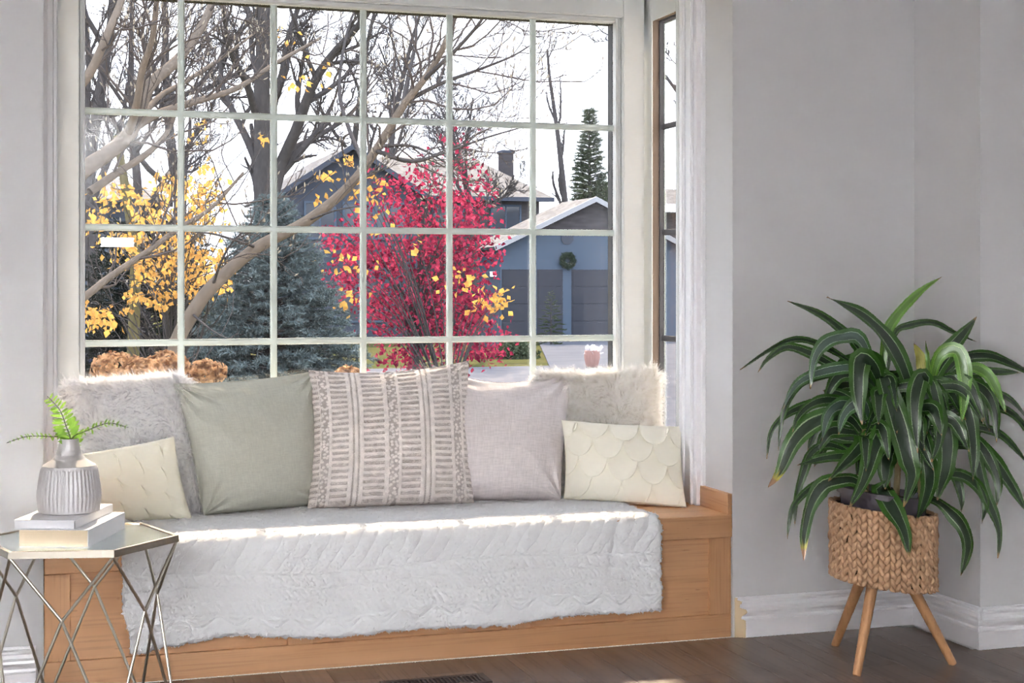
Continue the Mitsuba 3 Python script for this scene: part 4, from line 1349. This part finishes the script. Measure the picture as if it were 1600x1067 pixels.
yt = thing('yellow_tree', 'young tree with hanging yellow autumn leaves behind the magnolia at the left', 'tree')
yb = gz_at(270, 11.8)
rng = np.random.RandomState(5)
ytr = wander(yb, np.array([0.0, 0, 1.0]), 2.7, 0.026, 0.006, 8, rng, 0.03, 0.05)
ybr = [(1, (spline([ytr[0][int(np.clip((p[2] - GZ) / 2.7 * 8 - rng.randint(1, 4), 2, 7))], (ytr[0][4] + p) / 2 + rng.normal(size=3) * 0.15 + [0, 0, 0.2], p + [0, 0, 0.05]], 8), np.linspace(0.006, 0.002, 8))) for p in ypts[::14]]
put(yt + '__trunk', tubes([ytr], 9), 'm_bark_gray', smooth=True)
put(yt + '__branches', tubes([l for _, l in ybr], 5), 'm_bark_gray', kind='stuff')
put(yt + '__leaves', scatter_leaves(ypts, 0.054, rs, 1.0, 1.0), 'm_leaf_yellow', kind='stuff')

# old big tree behind, with the stout dark trunk
BT = [limb([(418, 600, 24), (416, 400, 24), (411, 300, 24), (410, 220, 24), (409, 150, 24), (411, 80, 24), (414, 0, 24), (416, -60, 24)], 36, 18, 20),
      limb([(428, 300, 24), (440, 255, 24), (462, 205, 23.7), (490, 130, 23.3), (520, 85, 23), (560, 40, 22.5), (600, -20, 22)], 20, 8, 16),
      limb([(424, 290, 24), (450, 240, 24.4), (492, 215, 24.8), (540, 185, 25), (580, 140, 25)], 14, 4, 12),
      limb([(405, 262, 24), (385, 215, 24.2), (362, 170, 24.5), (345, 120, 25), (350, 60, 25)], 14, 5, 12),
      limb([(400, 180, 24), (385, 130, 23.5), (360, 80, 23), (350, 20, 22.5), (345, -40, 22)], 13, 5, 12),
      limb([(415, 175, 24), (440, 120, 24), (450, 60, 24), (470, 0, 24), (480, -50, 24)], 13, 5, 12),
      limb([(410, 140, 24), (395, 90, 24.5), (390, 30, 25), (372, -40, 25)], 10, 5, 12)]
bt = thing('bare_tree', 'big bare tree with stout grey trunk rising behind the blue spruce', 'tree')
put(bt + '__trunk', tubes([BT[0]], 12), 'm_bark_gray', smooth=True)
rng = np.random.RandomState(77)
tw = []
for q, l in enumerate(BT):
    if q:
        put(bt + '__limb', tubes([l], 8), 'm_bark_gray', smooth=True)
    tw += branch_out(l, rng, 3, 9 if q else 7, 0.36, 0.75, 0.007, 0.08, 0.18, 0.3)
put(bt + '__twigs', cat_mesh([tubes([l for lv, l in tw if lv > 1], 5), tubes([l for lv, l in tw if lv == 1], 3)]), 'm_bark_gray', kind='stuff')

far = 'bare trees beyond the street'
bare_tree('bare_tree', 'dense dark bare tree behind the red maple, before the house roof', gz_at(742, 40), 6.6, 0.17, 5, 'm_bark_gray', levels=4, n_child=8, ratio=0.50, spread=0.75, up=0.10, rmin=0.009, t0=0.40)
bare_tree('bare_tree', 'slender bare tree standing alone right of the garage gable', gz_at(893, 59.5), 12.0, 0.2, 9, 'm_bark_gray', lean=(-0.012, 0), levels=3, n_child=7, ratio=0.22, spread=0.42, up=0.12, rmin=0.012, t0=0.35)
bare_tree('bare_tree', 'tall bare tree at the far left behind the magnolia', gz_at(150, 34), 11.5, 0.2, 12, 'm_bark_gray', levels=4, n_child=7, ratio=0.42, rmin=0.010, t0=0.25)
bare_tree('bare_tree', 'bare tree between the stout trunk and the magnolia limbs', gz_at(300, 38), 11.0, 0.19, 15, 'm_bark_gray', levels=4, n_child=7, ratio=0.40, rmin=0.010, t0=0.25)
bare_tree('bare_tree', 'fine-twigged bare tree behind the yellow leaves, left of the stout trunk', gz_at(235, 30), 8.5, 0.13, 44, 'm_bark_gray', levels=4, n_child=8, ratio=0.42, rmin=0.008, t0=0.25)
bare_tree('bare_tree', 'bare tree above the house with the red maple', gz_at(610, 70), 16.0, 0.28, 18, 'm_bark_gray', levels=4, n_child=7, ratio=0.40, rmin=0.018, t0=0.3)
bare_tree('bare_tree', 'faint bare tree over the left end of the house roof', gz_at(520, 80), 17.0, 0.3, 26, 'm_bark_gray', levels=4, n_child=6, ratio=0.40, rmin=0.02, t0=0.3)
bare_tree('bare_tree', 'bare tree seen through the narrow side window', gz_at(1085, 30), 8.0, 0.15, 28, 'm_bark_gray', levels=4, n_child=6, ratio=0.42, rmin=0.010, t0=0.25)
tk = gz_at(204, 13)
put('tree_stump_trunk', tubes([(np.array([tk, tk + [0, 0, 0.5], tk + [0.02, 0, 1.3], tk + [0.05, 0.1, 2.2], tk + [-0.1, 0.2, 3.2]]), np.array([0.065, 0.055, 0.052, 0.045, 0.03]))], 12), 'm_bark_green', 'mossy green-brown tree trunk under the yellow leaves at the left', 'tree trunk', smooth=True)


# ------------------------------------------------------------------ blue spruce
def spruce(key, label, base, H, Rb, nbr, mat_, seed, dens=1.0, tuft=0.085, core=None, shape=0.8, top_thin=0.0):
    rs = np.random.RandomState(seed)
    k = thing(key, label, 'spruce tree' if core is None else 'conifer')
    base = np.asarray(base, float)
    put(k + '__trunk', tubes([(np.array([base, base + [0, 0, H * 0.98]]), np.array([H * 0.022, 0.006]))], 8), 'm_bark_gray')
    R, D, L, spines = [], [], [], []
    for i in range(nbr):
        f = (i + 0.5) / nbr
        z = H * (0.02 + 0.97 * f)
        r = Rb * (1 - f) ** shape * rs.uniform(0.82, 1.12) + 0.03
        a = i * 2.39996 + rs.uniform(-0.3, 0.3)
        out = np.array([math.cos(a), math.sin(a), 0])
        m = 6
        t = np.linspace(0, 1, m)
        sp = base + np.array([0, 0, z]) + out * (r * t)[:, None] + np.array([0, 0, 1.0]) * (0.10 * r * t - 0.30 * r * t ** 2 * (1 - f) + 0.35 * r * f * t)[:, None]
        spines.append((sp, np.linspace(0.012, 0.003, m) * H / 3))
        nt = int(max(4, 20 * dens * (r / Rb) + 4))
        for q in range(nt):
            tt = 0.25 + 0.75 * (q + rs.rand()) / nt
            p = sp[0] + (sp[-1] - sp[0]) * tt
            p = p + [0, 0, (0.10 * r * tt - 0.30 * r * tt ** 2 * (1 - f) + 0.35 * r * f * tt) - (sp[-1][2] - sp[0][2]) * tt]
            side = np.cross(out, [0, 0, 1]) * rs.choice([-1, 1])
            dd = unit(out * 0.8 + side * rs.uniform(0, 1.1) + np.array([0, 0, rs.uniform(-0.15, 0.3)]))
            R.append(p)
            D.append(dd)
            L.append(tuft * rs.uniform(0.8, 1.6) * H / 2.8 * (1.2 - 0.5 * f))
    put(k + '__branches', tubes(spines, 4), 'm_bark_gray', kind='stuff')
    R, D, L = np.array(R), np.array(D), np.array(L)
    per = 30
    tt = rs.uniform(0.0, 1.0, (len(R), per))
    P = R[:, None] + D[:, None] * (L[:, None] * tt * 1.2)[..., None]
    nd = unit(D[:, None] * 0.75 + rs.normal(size=P.shape) * 0.55)
    n = P.shape[0] * per
    put(k + '__needles', ribbons3(P.reshape(-1, 3), nd.reshape(-1, 3), np.repeat(L, per) * 0.48, np.repeat(L, per) * 0.10, rs), mat_, kind='stuff')


def ribbons3(P, D, L, W, rs):
    """One triangle per needle."""
    side = unit(np.cross(D, rs.normal(size=P.shape)))
    v = np.stack([P - side * W[:, None] * 0.5, P + side * W[:, None] * 0.5, P + D * L[:, None]], 1).reshape(-1, 3)
    return trimesh.Trimesh(v, np.arange(len(P) * 3).reshape(-1, 3), process=False)


spruce('blue_spruce', 'bushy blue spruce in the front garden behind the tan magnolia trunk', gz_at(425, 15), EYE + (VH - 302) / FPX * 15 - GZ, 1.22, 430, 'm_needle', 3, 1.5)
spruce('conifer', 'tall narrow dark conifer at the right edge of the picture window', gz_at(921, 62), (VH - 148) / FPX * 62 + EYE - GZ, 1.5, 260, 'm_conifer', 6, 0.9, tuft=0.075, core=1, shape=0.95)
spruce('conifer', 'lower dark conifer behind the garage gable', gz_at(942, 69), 7.0, 1.9, 220, 'm_conifer', 8, 0.8, tuft=0.12, core=1)
spruce('conifer', 'small dark evergreen standing before the garage doors', gz_at(861, 46), 1.75, 0.5, 50, 'm_conifer', 9, 0.6, tuft=0.10, core=1)
spruce('conifer', 'very dark evergreen at the lower left behind the yellow leaves', gz_at(232, 19), 2.7, 1.25, 260, 'm_dark_needle', 10, 1.0, tuft=0.11, core=1, shape=0.4)

# ------------------------------------------------------------------ red maple
rs = np.random.RandomState(41)
rt = thing('red_maple', 'small maple with crimson autumn leaves in the middle of the garden', 'tree')
RY = 27.0
blobs = [(640, 470, 70, 55, 620), (600, 400, 55, 40, 480), (680, 380, 60, 45, 560), (720, 320, 45, 40, 330), (640, 330, 40, 40, 300), (600, 300, 35, 30, 110), (560, 390, 40, 35, 260), (540, 440, 30, 30, 200),
         (720, 420, 45, 45, 420), (690, 470, 50, 45, 420), (600, 480, 40, 40, 330), (740, 360, 40, 40, 260), (660, 280, 40, 30, 130), (720, 250, 30, 35, 60), (755, 290, 22, 30, 45), (700, 220, 30, 20, 25), (660, 520, 80, 40, 420),
         (720, 540, 50, 30, 330), (640, 560, 50, 30, 260), (760, 550, 30, 22, 120), (750, 470, 30, 30, 140), (770, 400, 18, 20, 60), (515, 370, 18, 16, 60), (560, 340, 30, 24, 70), (735, 500, 40, 25, 200), (790, 520, 12, 10, 20)]
pts = []
for u, v, su, sv, n in blobs:
    for _ in range(n):
        pts.append(at(u + rs.normal() * su * 0.52, v + rs.normal() * sv * 0.52, RY + rs.normal() * 0.8))
pts = np.array(pts)
rb = gz_at(648, RY)
rtr = (spline([rb, rb + [0.02, 0, 0.6], rb + [-0.05, 0, 1.2], rb + [0.1, 0, 2.4], rb + [0.3, 0, 3.8]], 16), np.linspace(0.07, 0.015, 16))
put(rt + '__trunk', tubes([rtr], 8), 'm_bark_gray', smooth=True)
br = [(spline([rtr[0][min(15, max(2, int((p[2] - GZ) / 4.6 * 12) - rs.randint(0, 4)))], (rtr[0][6] + p) / 2 + [0, 0, 0.1], p], 7), np.linspace(0.022, 0.005, 7)) for p in pts[::110]]
put(rt + '__branches', tubes(br, 4), 'm_bark_gray', kind='stuff')
put(rt + '__leaves', scatter_leaves(pts, 0.105, rs, 1.0, 0.3), 'm_leaf_red', kind='stuff')
yp = np.array([at(u + rs.normal() * 14, v + rs.normal() * 14, 23.2 + rs.normal() * 0.25) for u, v, n in ((770, 470, 26), (760, 478, 20), (715, 440, 14), (730, 445, 10), (790, 462, 12), (560, 300, 20), (585, 290, 10), (600, 300, 8), (545, 470, 16), (510, 300, 12), (520, 405, 14), (560, 420, 10), (665, 390, 6), (600, 350, 6)) for _ in range(n)])
yl = thing('yellow_sapling', 'thin sapling with a few yellow leaves beside the red maple', 'tree')
yb2 = gz_at(700, 23.2)
put(yl + '__leaves', scatter_leaves(yp, 0.12, rs, 1.1, 0.6), 'm_leaf_yellow', kind='stuff')
put(yl + '__branches', tubes([(spline([yb2, (yb2 + p) / 2 + [0, 0, 0.35], p], 8), np.linspace(0.014, 0.005, 8)) for p in yp[::6]], 4), 'm_bark_gray', kind='stuff')


# ------------------------------------------------------------------ dried hydrangeas under the window
def hydrangea(label, u, v, Y, r, seed):
    rs = np.random.RandomState(seed)
    c = at(u, v, Y)
    k = thing('hydrangea', label, 'dried flower', 'dried hydrangea heads outside the window')
    n = 190
    d = unit(rs.normal(size=(n, 3)))
    P = c + d * np.array([1.15, 1.0, 0.72]) * r * rs.uniform(0.75, 1.0, n)[:, None]
    vs, fs = [], []
    for i in range(n):
        nrm = unit(d[i] + rs.normal(size=3) * 0.3)
        a = unit(np.cross(nrm, rs.normal(size=3)))
        b_ = np.cross(nrm, a)
        s = 0.0175 * rs.uniform(0.75, 1.35)
        for q in range(4):
            e = a * math.cos(q * PI / 2) + b_ * math.sin(q * PI / 2)
            g = a * math.cos(q * PI / 2 + 0.6) + b_ * math.sin(q * PI / 2 + 0.6)
            h = a * math.cos(q * PI / 2 - 0.6) + b_ * math.sin(q * PI / 2 - 0.6)
            o = len(vs)
            vs += [P[i], P[i] + g * s * 0.8 + nrm * s * 0.25, P[i] + e * s * 1.25 + nrm * s * 0.15, P[i] + h * s * 0.8 + nrm * s * 0.25]
            fs += [[o, o + 1, o + 2], [o, o + 2, o + 3]]
    put(k + '__florets', (np.array(vs), np.array(fs)), 'm_hydrangea', kind='stuff')
    foot = np.array([c[0] + rs.uniform(-0.05, 0.05), Y + 0.05, GZ])
    put(k + '__stem', tubes([(spline([foot, (foot + c) / 2 + rs.normal(size=3) * 0.03, c], 8), 0.0045)], 6), 'm_twig')


for i, (lab, u, v, Y, r) in enumerate([('large tan dried hydrangea head at the left above the fur pillow', 185, 577, 7.0, 0.105), ('tan dried hydrangea head second from the left', 222, 582, 6.9, 0.085),
                                       ('rust-tinged dried hydrangea head beside the magnolia trunk, left of it', 262, 570, 7.1, 0.085), ('reddish dried hydrangea head right of the magnolia trunk', 322, 582, 7.2, 0.08),
                                       ('small tan dried hydrangea head above the sage pillow corner', 545, 588, 6.9, 0.055), ('dim dried hydrangea head behind the others at the left', 240, 592, 7.3, 0.07)]):
    hydrangea(lab, u, v, Y, r, 50 + i)

# ------------------------------------------------------------------ houses


def slab(pts, th, up=(0, 0, 1)):
    """A flat panel with thickness from its corner points."""
    p = np.asarray(pts, float)
    n = unit(np.cross(p[1] - p[0], p[2] - p[0]))
    if n @ np.asarray(up, float) < 0:
        n = -n
    return trimesh.Trimesh(np.vstack([p, p - n * th])).convex_hull


def gable(x0, x1, xa, y0, y1, z0, ze, za, over, ez0=None):
    """(walls, two roof panels, two rake boards) of a gable house whose gable faces the street."""
    wall = trimesh.Trimesh(np.array([[x, y, z] for y in (y0, y1) for x, z in ((x0, z0), (x1, z0), (x1, ze), (xa, za), (x0, ze))])).convex_hull
    roofs, rakes = [], []
    for xe in (x0, x1):
        d = (xe - xa) / abs(xe - xa)
        sl = (ze - za) / abs(xe - xa)
        xo, zo = xe + d * over, ze + sl * over
        roofs.append(slab([[xa, y0 - over, za + 0.12], [xo, y0 - over, zo + 0.12], [xo, y1, zo + 0.12], [xa, y1, za + 0.12]], 0.10))
        rakes.append(slab([[xa, y0 - over - 0.04, za + 0.14], [xo, y0 - over - 0.04, zo + 0.14], [xo, y0 - over + 0.02, zo + 0.14], [xa, y0 - over + 0.02, za + 0.14]], 0.17))
    return wall, roofs, rakes


def house_window(k, x, y, z, w, h):
    f = put(k + '__window', ring('x', x - w / 2, x + w / 2, z - h / 2, z + h / 2, 0.08, y - 0.06, y + 0.02), 'm_siding_blue')
    put(f + '__pane', box(x - w / 2, x + w / 2, y - 0.03, y, z - h / 2, z + h / 2), 'm_house_glass')
    put(f + '__bar', box(x - 0.025, x + 0.025, y - 0.05, y - 0.03, z - h / 2, z + h / 2), 'm_siding_blue')


HY = 56.0
X = lambda u, Y: at(u, 400, Y)[0]  # noqa: E731
Z = lambda u, v, Y: at(u, v, Y)[2]  # noqa: E731
h = thing('house', 'dark grey-blue two-storey house with pale shingle roof and chimney behind the red maple', 'house')
x0, x1 = X(560, HY), X(842, HY)
ze, zr = Z(700, 303, HY), Z(700, 246, HY + 4)
put(h + '__wall', box(x0, x1, HY, HY + 9, GZ, ze), 'm_brick')
xa0, xa1 = x0 - 0.4, x1 + 0.45
ya, yb_ = HY - 0.45, HY + 9.4
rx0, rx1 = X(600, HY + 4), X(748, HY + 4)
yr = HY + 4.5
ez = ze - 0.1
put(h + '__roof_panel', slab([[xa0, ya, ez], [xa1, ya, ez], [rx1, yr, zr], [rx0, yr, zr]], 0.14), 'm_roof')
put(h + '__roof_panel', slab([[xa0, yb_, ez], [xa1, yb_, ez], [rx1, yr, zr], [rx0, yr, zr]], 0.14), 'm_roof')
put(h + '__roof_panel', slab([[xa1, ya, ez], [xa1, yb_, ez], [rx1, yr, zr]], 0.14), 'm_roof')
put(h + '__roof_panel', slab([[xa0, ya, ez], [xa0, yb_, ez], [rx0, yr, zr]], 0.14), 'm_roof')
put(h + '__gutter', box(xa0, xa1, ya - 0.1, ya + 0.02, ez - 0.16, ez), 'm_siding')
cx = X(790, HY + 5)
ch = put(h + '__chimney', box(cx - 0.22, cx + 0.22, HY + 4.6, HY + 5.3, ze, Z(790, 240, HY + 5)), 'm_brick')
put(ch + '__cap', box(cx - 0.28, cx + 0.28, HY + 4.55, HY + 5.35, Z(790, 240, HY + 5), Z(790, 238, HY + 5) + 0.06), 'm_siding')
# the front gable at the left
gx0, gx1, gxa, gy = X(446, HY - 3), X(652, HY - 3), X(548, HY - 3), HY - 3
wall, roofs, rakes = gable(gx0, gx1, gxa, gy, HY + 5, GZ, Z(548, 300, gy), Z(548, 232, gy), 0.4)
put(h + '__wall', wall, 'm_siding')
for m in roofs:
    put(h + '__roof_panel', m, 'm_roof')
for m in rakes:
    put(h + '__rake_board', m, 'm_siding')
for u in (500, 560, 610):
    house_window(h, X(u, gy), gy, Z(548, 345, gy), 1.0, 1.2)
for u in (790,):
    house_window(h, X(u, HY), HY, Z(u, 345, HY), 1.1, 1.1)
house_window(h, X(700, HY), HY, Z(700, 345, HY), 1.1, 1.1)
house_window(h, X(560, gy), gy, Z(560, 470, gy), 1.6, 1.4)
house_window(h, X(660, HY), HY, Z(660, 480, HY), 1.6, 1.4)

# the garage at the right
GY = 50.0
g = thing('garage', 'blue-grey garage with two dark doors, octagonal vent and pale gable edge at the right', 'garage')
gx0, gx1, gxa = X(782, GY), X(1062, GY), X(926, GY)
zb = GZ
wall, roofs, rakes = gable(gx0, gx1, gxa, GY, GY + 3.2, zb, Z(782, 384, GY), Z(926, 314, GY), 0.35)
gp = Z(900, 366, GY)
sl_ = (Z(926, 314, GY) - Z(782, 384, GY)) / (gxa - gx0)
put(g + '__gable_panel', slab([[gxa - (Z(926, 314, GY) - gp) / sl_, GY - 0.03, gp], [gxa + (Z(926, 314, GY) - gp) / sl_, GY - 0.03, gp], [gxa, GY - 0.03, Z(926, 314, GY)]], 0.03, (0, -1, 0)), 'm_brick', 'dark upper gable')
put(g + '__wall', wall, 'm_siding_blue')
for m in roofs:
    put(g + '__roof_panel', m, 'm_roof')
for m in rakes:
    put(g + '__rake_board', m, 'm_rake', 'pale sunlit edge board')
for ua, ub in ((784, 829), (839, 879), (893, 953), (966, 1022)):
    d = put(g + '__door', box(X(ua, GY), X(ub, GY), GY - 0.02, GY + 0.05, zb + 0.02, Z(850, 421, GY)), 'm_garage')
    dx0, dx1 = X(ua, GY), X(ub, GY)
    for r in range(4):
        zz0 = zb + 0.05 + r * (Z(850, 421, GY) - zb - 0.05) / 4
        put(d + '__panel', box(dx0 + 0.04, dx1 - 0.04, GY - 0.035, GY - 0.02, zz0 + 0.02, zz0 + (Z(850, 421, GY) - zb) / 4 - 0.04, 0.008), 'm_garage')
oc = np.array([X(886, GY), GY - 0.04, Z(886, 372, GY)])
o8 = [(0.24 * math.cos(PI / 8 + q * PI / 4), 0.24 * math.sin(PI / 8 + q * PI / 4)) for q in range(8)]
put(g + '__vent', extrude(o8, oc, oc + [0, 0.06, 0]), 'm_siding', 'dark octagonal gable vent')
wc = np.array([X(886, GY), GY - 0.10, Z(886, 407, GY)])
rs = np.random.RandomState(2)
wa = rs.uniform(0, 2 * PI, 1400)
wp_ = wc + np.stack([0.20 * np.cos(wa), rs.normal(size=1400) * 0.03, 0.20 * np.sin(wa)], -1) + rs.normal(size=(1400, 3)) * 0.035
put('wreath', cat_mesh([tubes([(wc + 0.2 * np.stack([np.cos(np.linspace(0, 2 * PI, 24)), 0 * np.linspace(0, 1, 24), np.sin(np.linspace(0, 2 * PI, 24))], -1), 0.05)], 8), ribbons3(wp_, unit(rs.normal(size=(1400, 3))), np.full(1400, 0.12), np.full(1400, 0.03), rs)]), 'm_wreath', 'round dark green wreath hanging on the garage wall between the doors', 'wreath')
ps = thing('gate_post', 'dark square post with a white lantern box left of the garage doors', 'post')
q0 = gz_at(767, 45)
put(ps + '__post', box(q0[0] - 0.21, q0[0] + 0.21, 44.8, 45.2, GZ, Z(767, 424, 45), 0.02), 'm_siding')
put(ps + '__lantern', box(q0[0] - 0.10, q0[0] + 0.10, 44.72, 44.82, Z(767, 433, 45), Z(767, 424, 45), 0.02), 'm_white_paint', 'small white lantern box')
q0 = gz_at(925, 33)
zq = Z(925, 569, 33)
pl = thing('planter_urn', 'reddish planter with white top by the driveway, above the right fur pillow', 'planter')
put(pl + '__urn', lathe([(0, GZ), (0.10, GZ), (0.15, GZ + 0.08), (0.185, GZ + 0.25), (0.175, GZ + 0.40), (0.15, GZ + 0.42), (0, GZ + 0.40)], 20, (q0[0], 33, 0)), 'm_terracotta', smooth=40)
rs = np.random.RandomState(3)
put(pl + '__white_top', scatter_leaves(np.array([q0[0], 33, GZ + 0.42]) + rs.normal(size=(160, 3)) * [0.08, 0.08, 0.035], 0.1, rs, 1.2, -0.5), 'm_white_paint', kind='stuff')

# neighbour at the left, behind the yellow leaves
h = thing('house', 'low house with long dark eave at the far left behind the yellow leaves', 'house')
y = 40.0
x0, x1 = X(20, y), X(236, y)
put(h + '__wall', box(x0, x1, y, y + 8, GZ, Z(180, 316, y)), 'm_siding_blue')
put(h + '__roof_panel', slab([[x0 - 0.5, y - 0.6, Z(180, 314, y)], [x1 + 0.5, y - 0.6, Z(180, 314, y)], [x1 - 0.5, y + 4, Z(180, 262, y)], [x0 + 0.5, y + 4, Z(180, 262, y)]], 0.16), 'm_roof')
put(h + '__roof_panel', slab([[x0 - 0.5, y + 8.6, Z(180, 314, y)], [x1 + 0.5, y + 8.6, Z(180, 314, y)], [x1 - 0.5, y + 4, Z(180, 262, y)], [x0 + 0.5, y + 4, Z(180, 262, y)]], 0.16), 'm_roof')
put(h + '__roof_panel', slab([[x1 + 0.5, y - 0.6, Z(180, 314, y)], [x1 + 0.5, y + 8.6, Z(180, 314, y)], [x1 - 0.5, y + 4, Z(180, 262, y)]], 0.16), 'm_roof')
put(h + '__gutter', box(x0 - 0.5, x1 + 0.5, y - 0.7, y - 0.58, Z(180, 318, y), Z(180, 313, y)), 'm_gray_sash')
for u in (150, 195):
    house_window(h, X(u, y), y, Z(u, 380, y), 0.9, 1.1)
h = thing('house', 'pale-roofed house at the far right, mostly hidden by the window frame', 'house')
y = 76.0
x0, x1 = X(950, y), X(1200, y)
put(h + '__wall', box(x0, x1, y, y + 9, GZ, Z(950, 328, y)), 'm_brick')
put(h + '__roof_panel', slab([[x0 - 0.5, y - 0.6, Z(950, 329, y)], [x1 + 0.5, y - 0.6, Z(950, 329, y)], [x1 - 1, y + 4.5, Z(950, 285, y)], [x0 + 1.2, y + 4.5, Z(950, 285, y)]], 0.16), 'm_roof')
put(h + '__roof_panel', slab([[x0 - 0.5, y - 0.6, Z(950, 329, y)], [x0 - 0.5, y + 9.6, Z(950, 329, y)], [x0 + 1.2, y + 4.5, Z(950, 285, y)]], 0.16), 'm_roof')
put(h + '__gutter', box(x0 - 0.6, x1 + 0.6, y - 0.75, y - 0.55, Z(950, 331, y), Z(950, 318, y)), 'm_white_paint', 'white gutter')

# a parked car at the left
c = thing('parked_car', 'dark blue parked car at the lower left edge of the window', 'car')
y = 22.6
x0, x1 = X(90, y), X(215, y)
side = [(0, 0.28), (0.05, 0.62), (0.35, 0.78), (0.9, 0.86), (1.5, 1.32), (2.6, 1.36), (3.3, 0.92), (4.1, 0.82), (4.2, 0.5), (4.1, 0.28)]
x0 = x1 - 4.2
put(c + '__body', extrude(side, (x0 + 0.0, y, GZ), (x0, y + 1.7, GZ)).apply_translation([0, 0, 0]), 'm_car', smooth=30)
for wx in (0.85, 3.35):
    put(c + '__wheel', extrude([(0.32 * math.cos(q * PI / 10), 0.32 * math.sin(q * PI / 10)) for q in range(20)], (x0 + wx, y - 0.02, GZ + 0.32), (x0 + wx, y + 0.2, GZ + 0.32)), 'm_dark')
put(c + '__side_window', extrude(((1.15, 0.90), (1.58, 1.25), (2.55, 1.28), (3.05, 0.93)), (x0, y - 0.012, GZ), (x0, y - 0.002, GZ)), 'm_house_glass')

# low shrubs at the edge of the lawn
for i, (lab, u, v, Y, r) in enumerate([('low grey-green shrub at the foot of the red maple', 740, 548, 23.6, 0.4), ('low grey shrub by the driveway edge', 806, 545, 38, 0.5), 
                                       ('low dark shrub left of the blue spruce', 330, 545, 17, 0.55), ('low dark shrub right of the blue spruce', 590, 560, 24, 0.5)]):
    rs = np.random.RandomState(90 + i)
    b0_ = gz_at(u, Y)
    n = 2600
    d = unit(rs.normal(size=(n, 3)))
    d[:, 2] = np.abs(d[:, 2])
    P = b0_ + d * np.array([1.3, 1.0, 0.9]) * r * rs.uniform(0.5, 1.0, n)[:, None]
    kk = thing('shrub', lab, 'shrub')
    put(kk + '__leaves', scatter_leaves(P, 0.10, rs, 0.8, 0.0), 'm_conifer', kind='stuff')
    put(kk + '__stems', tubes([(np.array([b0_, b0_ + (p - b0_) * 0.8]), np.array([0.012, 0.004])) for p in P[::90]], 4), 'm_bark_gray', kind='stuff')

# ------------------------------------------------------------------ the photographer's light panel, seen as a reflection in the glass
lp = thing('light_panel', 'bright rectangular light panel on a stand behind the camera, reflected in the glass', 'lamp')
c = np.array([0.62, 0.0, EYE + 0.325])
put(lp + '__housing', cat_mesh([box(c[0] - 0.13, c[0] + 0.13, -0.05, -0.006, c[2] - 0.045, c[2] + 0.045, 0.004)]), 'm_dark')
pk = numbered(lp + '__diffuser')
scene[pk] = mikit.ply((np.array([[c[0] - 0.122, -0.004, c[2] - 0.036], [c[0] + 0.122, -0.004, c[2] - 0.036], [c[0] + 0.122, -0.004, c[2] + 0.036], [c[0] - 0.122, -0.004, c[2] + 0.036]]), [[0, 2, 1], [0, 3, 2]]), None)
scene[pk]['emitter'] = {'type': 'area', 'radiance': rgb(PANEL_L, PANEL_L, PANEL_L)}
put(lp + '__pole', rod([c[0], -0.03, 0.02], [c[0], -0.03, c[2] - 0.04], 0.012), 'm_dark')
for q in range(3):
    a = q * 2 * PI / 3
    put(lp + '__foot', rod([c[0], -0.03, 0.30], [c[0] + 0.35 * math.cos(a), -0.03 + 0.35 * math.sin(a), 0.008], 0.008), 'm_dark')
